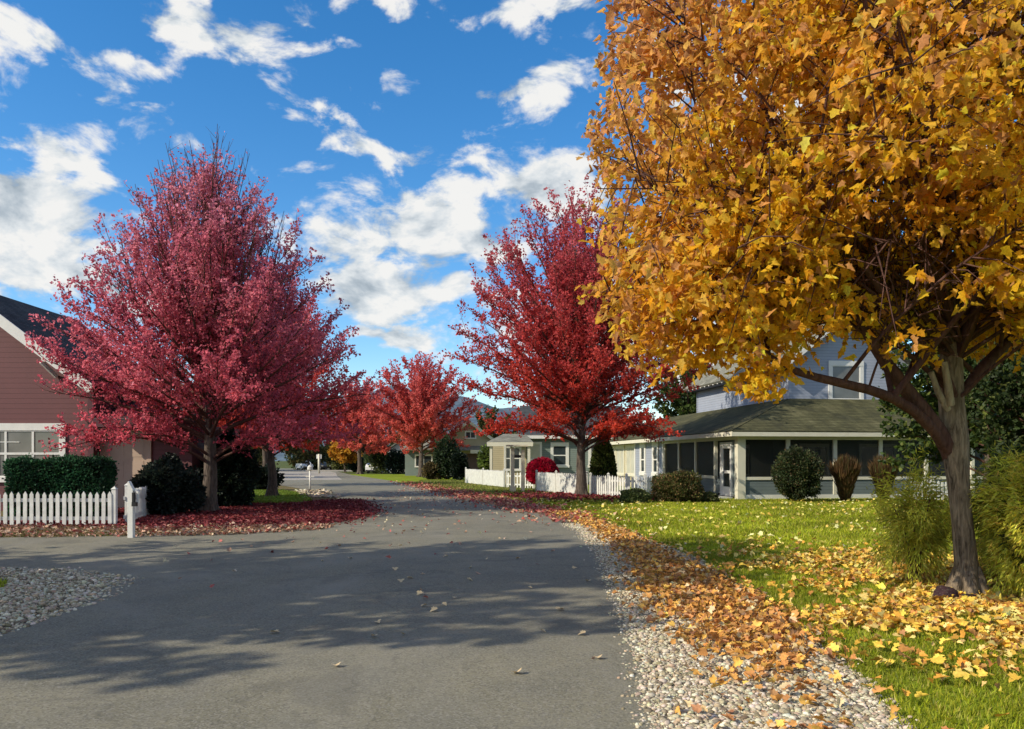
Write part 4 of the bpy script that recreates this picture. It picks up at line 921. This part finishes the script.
m = MB(); m.bar((-1.35, -.45, 4.62), (-1.1, -.05, 4.2), .09, .12).box(-1.32, -1.2, -.5, -.0, 4.62, 4.74); m.build('eave_bracket', M['white'], A)
m = MB(); m.box(-.14, .04, -.04, -.002, 0, ez - .25); m.build('corner_board', M['maroontrim'], A)
window(A, (-2.28, 0, 1.80), 2.55, 1.45, 'x', M['white'], M['glassblind'], .17, (3, 2), muntin=True)
# entry wing
m = MB(); m.box(.05, 2.9, 0.5, 6.0, 0, 2.75); m.build('wing_wall', M['maroon'], A)
m = MB(); slope(m, (-.05, -0.2, 2.72), (3.2, -0.2, 2.72), (3.2, 4.2, 4.0), (-.05, 4.2, 4.0), .14); m.build('wing_roof', M['roofdark'], A)
m = MB(); m.box(.02, 3.25, -0.24, -0.2, 2.62, 2.84); m.build('fascia', M['maroontrim'], A)
m = MB(); m.box(-.12, -.02 + .12, 0.44, 0.5, 0, 2.55).box(1.48, 1.62, 0.44, 0.5, 0, 2.55).box(-.12, 1.62, 0.438, 0.5, 2.44, 2.56); dd_ = m.build('door', M['door'], A)
m = MB(); m.box(.1, 1.48, 0.46, 0.5, 0.02, 2.44); m.build('door_leaf', M['door'], dd_)
m = MB()
for zz in (.2, .95, 1.7): m.box(.2, .74, 0.452, 0.462, zz, zz + .62).box(.84, 1.38, 0.452, 0.462, zz, zz + .62)
m.build('door_panels', M['door'], dd_)
m = MB(); m.cyl((.2, 0.4, 1.05), .035, .06, 10, 'y'); m.build('handle', M['dark'], dd_)

# --- grey green house behind the crimson bush ---
Gh = empty('green_house', (.95, 52, 0), 0, 'grey green house with white trimmed windows behind the crimson bush', 'house')
m = MB(); m.box(0, 6.4, 0, 9, 0, 3.15); m.build('wall', M['greenwall'], Gh)
m = MB(); slope(m, (-.4, -.4, 3.1), (6.8, -.4, 3.1), (6.8, 4.5, 5.3), (-.4, 4.5, 5.3), .14); slope(m, (-.4, 9.4, 3.1), (6.8, 9.4, 3.1), (6.8, 4.501, 5.3), (-.4, 4.501, 5.3), .14); m.build('roof', M['roofdark'], Gh)
m = MB(); m.box(-.42, 6.82, -.44, -.4, 2.98, 3.24); m.build('fascia', M['white'], Gh)
window(Gh, (2.15, 0, 1.9), .85, 1.25, 'x', M['white'], M['glass'], .17, (1, 2)); window(Gh, (.52, 0, 2.15), .75, 1.0, 'x', M['white'], M['curtain'], .1, (1, 1))
window(Gh, (4.6, 0, 1.9), .85, 1.25, 'x', M['white'], M['glass'], .17, (1, 2))
m = MB(); slope(m, (-2.5, -2.6, 2.62), (.35, -2.6, 2.62), (-.1, 0, 3.2), (-1.5, 0, 3.2), .1); m.build('porch_roof', M['roofpale'], Gh)
m = MB(); m.box(-2.5, .35, -2.66, -2.6, 2.45, 2.7); m.build('fascia', M['cream'], Gh)
m = MB(); m.box(-2.2, -.01, 0, 4, 0, 2.6); m.build('porch_wall', M['beige'], Gh)
for xx in (-2.25, -1.0, .1):
    m = MB(); m.box(xx - .08, xx + .08, -2.55, -2.4, 0, 2.45); m.build('porch_post', M['cream'], Gh)
window(Gh, (-.9, 0, 1.7), .9, 1.4, 'x', M['white'], M['glass'], .12, (1, 2))

# --- beige gabled house ---
Bh = empty('beige_house', (-4.3, 80, 0), 0, 'beige gabled house with a twin window over a dark garage', 'house')
m = MB(); m.prism([(-2.7, 0, 0), (2.7, 0, 0), (2.7, 0, 3.35), (0, 0, 5.35), (-2.7, 0, 3.35)], (0, 9, 0)); m.build('wall', M['beige'], Bh)
m = MB(); slope(m, (-3.2, -.4, 3.02), (0, -.4, 5.4), (0, 9.4, 5.4), (-3.2, 9.4, 3.02), .15); m.build('roof', M['roofpale'], Bh)
m = MB(); slope(m, (3.2, -.4, 3.02), (.002, -.4, 5.4), (.002, 9.4, 5.4), (3.2, 9.4, 3.02), .15); m.build('roof', M['roofpale'], Bh)
for sg in (-1, 1):
    m = MB(); m.bar((sg * 3.25, -.44, 3.02), (0, -.44 - .001 * sg, 5.43), .05, .26); m.build('rake_board', M['cream'], Bh)
window(Bh, (.15, 0, 4.1), .95, .6, 'x', M['white'], M['glass'], .1, (2, 1))
m = MB(); m.box(-.9, 2.4, -.05, -.003, 0, 2.25); m.build('garage_door', M['garage'], Bh)
m = MB(); slope(m, (-2.9, -1.0, 2.5), (2.9, -1.0, 2.5), (2.9, -.0, 2.95), (-2.9, -.0, 2.95), .08); m.build('pent_roof', M['roofpale'], Bh)
m = MB(); m.box(.2, 2.5, -1.06, -1.01, 2.25, 2.6); m.build('valance', M['cream'], Bh)
m = MB(); m.box(-6.6, -2.71, 1.5, 8, 0, 2.6); m.build('side_wing', M['greenwall'], Bh)
m = MB(); slope(m, (-6.9, .9, 2.55), (-2.72, .9, 2.55), (-2.72, 4.7, 3.7), (-6.9, 4.7, 3.7), .12); m.build('wing_roof', M['roofpale'], Bh)
window(Bh, (-4.7, 1.5, 1.5), 1.6, 1.1, 'x', M['white'], M['glass'], .1, (2, 1))

# --- distant grey house ---
Dh = empty('grey_house', (-13.3, 103, 0), 0, 'small pale grey house at the far end of the street behind the shrubs', 'house')
m = MB(); m.prism([(-2.6, 0, 0), (2.6, 0, 0), (2.6, 0, 2.9), (0, 0, 4.7), (-2.6, 0, 2.9)], (0, 8, 0)); m.build('wall', M['palegrey'], Dh)
m = MB(); slope(m, (-3.1, -.4, 2.6), (0, -.4, 4.8), (0, 8.4, 4.8), (-3.1, 8.4, 2.6), .15); m.build('roof', M['roofpale'], Dh)
m = MB(); slope(m, (3.1, -.4, 2.6), (.002, -.4, 4.8), (.002, 8.4, 4.8), (3.1, 8.4, 2.6), .15); m.build('roof', M['roofpale'], Dh)
window(Dh, (.6, 0, 1.6), 1.3, 1.3, 'x', M['white'], M['glass'], .1, (2, 1)); window(Dh, (-1.4, 0, 1.6), .8, 1.2, 'x', M['white'], M['glass'], .1)
m = MB(); m.box(-3.05, 3.05, -.47, -.42, 2.5, 2.7); m.build('fascia', M['white'], Dh)

# ------------------------------------------------------------------ vehicles (far, small)
def car(name, loc, rz, paint, label, cat='car', van=False):
    root = empty(name, loc, rz, label, cat)
    if van: pr = [(-2.2, .35), (2.25, .35), (2.3, .8), (2.1, 1.1), (1.5, 1.25), (1.1, 1.8), (.7, 1.92), (-2.0, 1.92), (-2.25, 1.6), (-2.3, .6)]
    else: pr = [(-2.1, .3), (2.15, .3), (2.2, .62), (1.9, .86), (1.0, .96), (.35, 1.42), (-.9, 1.46), (-1.7, 1.02), (-2.15, .95), (-2.2, .5)]
    n = len(pr); V = []
    for k, yy in enumerate((-.85, -.80, .80, .85)):
        for (a, b) in pr:
            tp = .0 if b < 1.0 else .12 * (b - .95) / .5
            inset = (0.04 if k in (0, 3) else 0); V.append((a * (1 - inset * .4), yy * (1 - tp) * (1.0), b - (inset if b > 1.3 else 0)))
    f = [tuple(range(n))[::-1], tuple(range(3 * n, 4 * n))]
    for k in range(3):
        for i in range(n): f.append((k * n + i, k * n + (i + 1) % n, (k + 1) * n + (i + 1) % n, (k + 1) * n + i))
    m = MB(); m.add(V, f); m.build('body', paint, root, bevel=.03)
    for sx in (-1.35, 1.38):
        for sy in (-1, 1):
            m = MB(); m.cyl((sx, .70 * sy if sy > 0 else -.89, .33), .33, .19, 20, 'y'); w = m.build('wheel', M['rubber'], root)
            m = MB(); m.cyl((sx, .885 if sy > 0 else -.905, .33), .19, .02, 14, 'y'); m.build('rim', M['lamp'], w)
    if van: sw = [(-1.9, 1.2), (1.3, 1.2), (1.0, 1.7), (-1.9, 1.75)]; ws = ((1.50, 1.28), (1.13, 1.76)); rw = ((-2.29, 1.15), (-2.2, 1.7))
    else: sw = [(-1.5, 1.0), (.85, .98), (.3, 1.36), (-.85, 1.39)]; ws = ((.98, 1.0), (.38, 1.41)); rw = ((-1.66, 1.06), (-.94, 1.45))
    for sy in (-1, 1):
        m = MB(); m.prism([(a, sy * (.862 - .1 * (b - .95)), b) for a, b in sw], (0, -sy * .05, 0)); m.build('side_window', M['glass'], root)
    for (p_, q_), nm in ((ws, 'windscreen'), (rw, 'rear_window')):
        s_ = .03 if nm == 'windscreen' else -.03
        m = MB(); m.prism([(p_[0] + s_, -.68, p_[1]), (p_[0] + s_, .68, p_[1]), (q_[0] + s_, .6, q_[1] - .03), (q_[0] + s_, -.6, q_[1] - .03)], (-s_, 0, 0)); m.build(nm, M['glass'], root)
    for sy in (-.62, .62):
        m = MB(); m.box(2.13, 2.22, sy - .14, sy + .14, .6, .74); m.build('headlight', M['lamp'], root)
        m = MB(); m.box(-2.24, -2.14, sy - .14, sy + .14, .7, .86); m.build('tail_light', M['red'], root)
    m = MB(); m.box(2.16, 2.26, -.8, .8, .3, .48); m.build('bumper', M['dark'], root)
car('parked_car', (-33.2, 128, 0), R(-60), M['carwhite'], 'white car parked far down the street past the marker post')
car('parked_car', (-30.0, 129, 0), R(-75), M['cardark'], 'dark car parked beside the white one far down the street')
car('parked_van', (-16.0, 96, 0), R(-100), M['carwhite'], 'white van parked by the shrubs of the distant grey house', 'van', True)
# low fence/kerb band behind the far pale paving
m = MB(); m.box(-30, 7.5, -.1, .1, 0, .18); k_ = m.build('far_kerb', m_paint('kerb_concrete', (.42, .38, .34)), None); k_.location = (-27, 113, 0); k_['kind'] = 'structure'

# ------------------------------------------------------------------ light and sky
SD = Vector((-1, -.5, 0)).normalized(); EL = R(33); AZ = math.atan2(SD.x, SD.y)
sd = Vector((SD.x * math.cos(EL), SD.y * math.cos(EL), math.sin(EL)))
L = bpy.data.lights.new('sun', 'SUN'); L.energy = 5.0; L.angle = R(.53); L.color = (1, .90, .72)
lo = bpy.data.objects.new('sun', L); C.objects.link(lo); lo.rotation_euler = sd.to_track_quat('Z', 'Y').to_euler()

W = bpy.data.worlds.new('World'); bpy.context.scene.world = W; W.use_nodes = True
T = NT.__new__(NT); T.t = W.node_tree; T.n = T.t.nodes; T.l = T.t.links; T.n.clear(); out = T.n.new('ShaderNodeOutputWorld')
sky = T.n.new('ShaderNodeTexSky'); sky.sky_type = 'NISHITA'; sky.sun_disc = False; sky.sun_elevation = EL; sky.sun_rotation = AZ % (2 * math.pi)
sky.altitude = 400; sky.air_density = 1.0; sky.dust_density = .3; sky.ozone_density = 2.5
hs = T.n.new('ShaderNodeHueSaturation'); hs.inputs['Saturation'].default_value = 1.34; hs.inputs['Value'].default_value = 1.28; T.L(sky.outputs[0], hs.inputs['Color'])
bg1 = T.n.new('ShaderNodeBackground'); bg1.inputs[1].default_value = .15; T.L(hs.outputs[0], bg1.inputs[0])
gen_ = T.n.new('ShaderNodeTexCoord').outputs['Generated']
sp = T.n.new('ShaderNodeSeparateXYZ'); T.L(gen_, sp.inputs[0])
az = T.math('ARCTAN2', sp.outputs['X'], sp.outputs['Y']); el = T.math('ARCSINE', sp.outputs['Z'])
# billowing domain: azimuth, stretched elevation
cv = T.n.new('ShaderNodeCombineXYZ'); T.L(az, cv.inputs[0]); T.L(T.math('MULTIPLY', el, 1.7), cv.inputs[1])
# warp for ragged cloud banks
wn = T.n.new('ShaderNodeTexNoise'); wn.inputs['Scale'].default_value = 7; wn.inputs['Detail'].default_value = 6; wn.inputs['Roughness'].default_value = .6; T.L(cv.outputs[0], wn.inputs['Vector'])
wv = T.n.new('ShaderNodeVectorMath'); wv.operation = 'MULTIPLY_ADD'; wv.inputs[1].default_value = (.16, .11, 0); wv.inputs[2].default_value = (-.08, -.055, 0); T.L(wn.outputs['Color'], wv.inputs[0])
ws_ = T.n.new('ShaderNodeSeparateXYZ'); T.L(wv.outputs[0], ws_.inputs[0])
azw = T.math('ADD', az, ws_.outputs[0]); elw = T.math('ADD', el, ws_.outputs[1])
CL = [(25, 200, 90, 52, 1.15, 0), (0, 262, 130, 36, 1.1, 0), (60, 60, 100, 30, .62, -12), (125, 85, 60, 22, .5, -12), (225, 30, 85, 38, .66, -10), (245, 5, 70, 25, .5, 0),
      (330, 110, 50, 14, .52, -25), (390, 148, 70, 18, .62, -12), (440, 225, 170, 44, .85, 8), (560, 190, 70, 40, .9, 10), (390, 285, 90, 36, .85, 0), (380, 335, 60, 16, .7, 0), (495, 92, 40, 15, .6, 8), (560, 70, 50, 55, .42, 0), (555, 10, 60, 22, .6, 0), (365, 5, 45, 14, .5, 0), (640, 330, 180, 60, .8, 0), (700, 120, 90, 120, .5, 0), (900, 90, 160, 70, .45, 0), (1010, 200, 80, 80, .6, 0), (0, 130, 40, 12, .5, 0), (-100, 220, 90, 90, .8, 0), (180, 300, 150, 28, .65, 0)]
def pxdir(x, y):
    v = Vector(((x - 512) / F, 1, (HZ - y) / F)).normalized(); return math.atan2(v.x, v.y), math.asin(v.z)
def blobs(azs, els):
    acc = None
    for (x, y, rx, ry, a, rot) in CL:
        a0, e0 = pxdir(x, y); a1, _ = pxdir(x + rx, y); _, e1 = pxdir(x, y - ry)
        sa = max(abs(a1 - a0), .01); se = max(abs(e1 - e0), .008)
        da = T.math('SUBTRACT', azs, a0); de = T.math('SUBTRACT', els, e0)
        if rot: de = T.math('ADD', de, T.math('MULTIPLY', da, -math.tan(R(rot))))
        q = T.math('ADD', T.math('POWER', T.math('ABSOLUTE', T.math('DIVIDE', da, sa)), 2.0), T.math('POWER', T.math('ABSOLUTE', T.math('DIVIDE', de, se)), 2.0))
        g_ = T.math('MULTIPLY', T.math('EXPONENT', T.math('MULTIPLY', q, -.9)), a)
        acc = g_ if acc is None else T.math('MAXIMUM', acc, g_)
    return acc
B1 = blobs(azw, elw)
def fbm(dx, dy, sc=11, det=9):
    mp = T.n.new('ShaderNodeMapping'); mp.inputs['Location'].default_value = (dx, dy, 0); T.L(cv.outputs[0], mp.inputs[0])
    n = T.n.new('ShaderNodeTexNoise'); n.inputs['Scale'].default_value = sc; n.inputs['Detail'].default_value = det; n.inputs['Roughness'].default_value = .58; n.inputs['Distortion'].default_value = .3
    T.L(mp.outputs[0], n.inputs['Vector']); return n.outputs['Fac']
f1 = fbm(0, 0, 11, 7); f2 = fbm(.035, -.03, 11, 5)
# outside the photographed part of the sky: scattered clouds from the noise alone
bh = T.math('MULTIPLY', T.math('GREATER_THAN', T.math('ABSOLUTE', az), .75), .42)
base = T.math('MAXIMUM', B1, bh)
dens = T.math('ADD', T.math('MULTIPLY', base, 1.0), T.math('MULTIPLY', T.math('SUBTRACT', f1, .5), 2.7))
mr = T.n.new('ShaderNodeMapRange'); mr.interpolation_type = 'SMOOTHSTEP'; T.L(dens, mr.inputs[0]); mr.inputs[1].default_value = .24; mr.inputs[2].default_value = .66
lit = T.math('ADD', .72, T.math('MULTIPLY', T.math('SUBTRACT', f1, f2), 2.6))
thick = T.math('MULTIPLY', T.math('SUBTRACT', dens, .9), .34, None, True)
shade = T.math('SUBTRACT', lit, thick, None, True)
cc = T.ramp(shade, [(0., (.30, .37, .43)), (.40, (.52, .59, .65)), (.72, (.82, .86, .88)), (.9, (1., .99, .96))])
bg2 = T.n.new('ShaderNodeBackground'); bg2.inputs[1].default_value = .92; T.L(cc, bg2.inputs[0])
mx = T.n.new('ShaderNodeMixShader'); T.L(T.math('MULTIPLY', mr.outputs[0], .97), mx.inputs[0]); T.L(bg1.outputs[0], mx.inputs[1]); T.L(bg2.outputs[0], mx.inputs[2]); T.L(mx.outputs[0], out.inputs[0])

# ------------------------------------------------------------------ camera
cam = bpy.data.cameras.new('camera'); co = bpy.data.objects.new('camera', cam); C.objects.link(co)
co.location = (0, 0, EYE); co.rotation_euler = (R(90), 0, 0); cam.sensor_width = 36; cam.lens = 36 * F / 1024; cam.shift_y = (HZ - 364.5) / 1024
cam.clip_start = .05; cam.clip_end = 6000
S = bpy.context.scene; S.camera = co
S.view_settings.view_transform = 'Standard'; S.view_settings.look = 'None'; S.view_settings.exposure = 0; S.view_settings.gamma = 1
W.cycles.sampling_method = 'MANUAL'; W.cycles.sample_map_resolution = 256
S.cycles.max_bounces = 5; S.cycles.transparent_max_bounces = 6; S.cycles.diffuse_bounces = 4; S.cycles.transmission_bounces = 2; S.cycles.glossy_bounces = 2; S.cycles.sample_clamp_indirect = 4
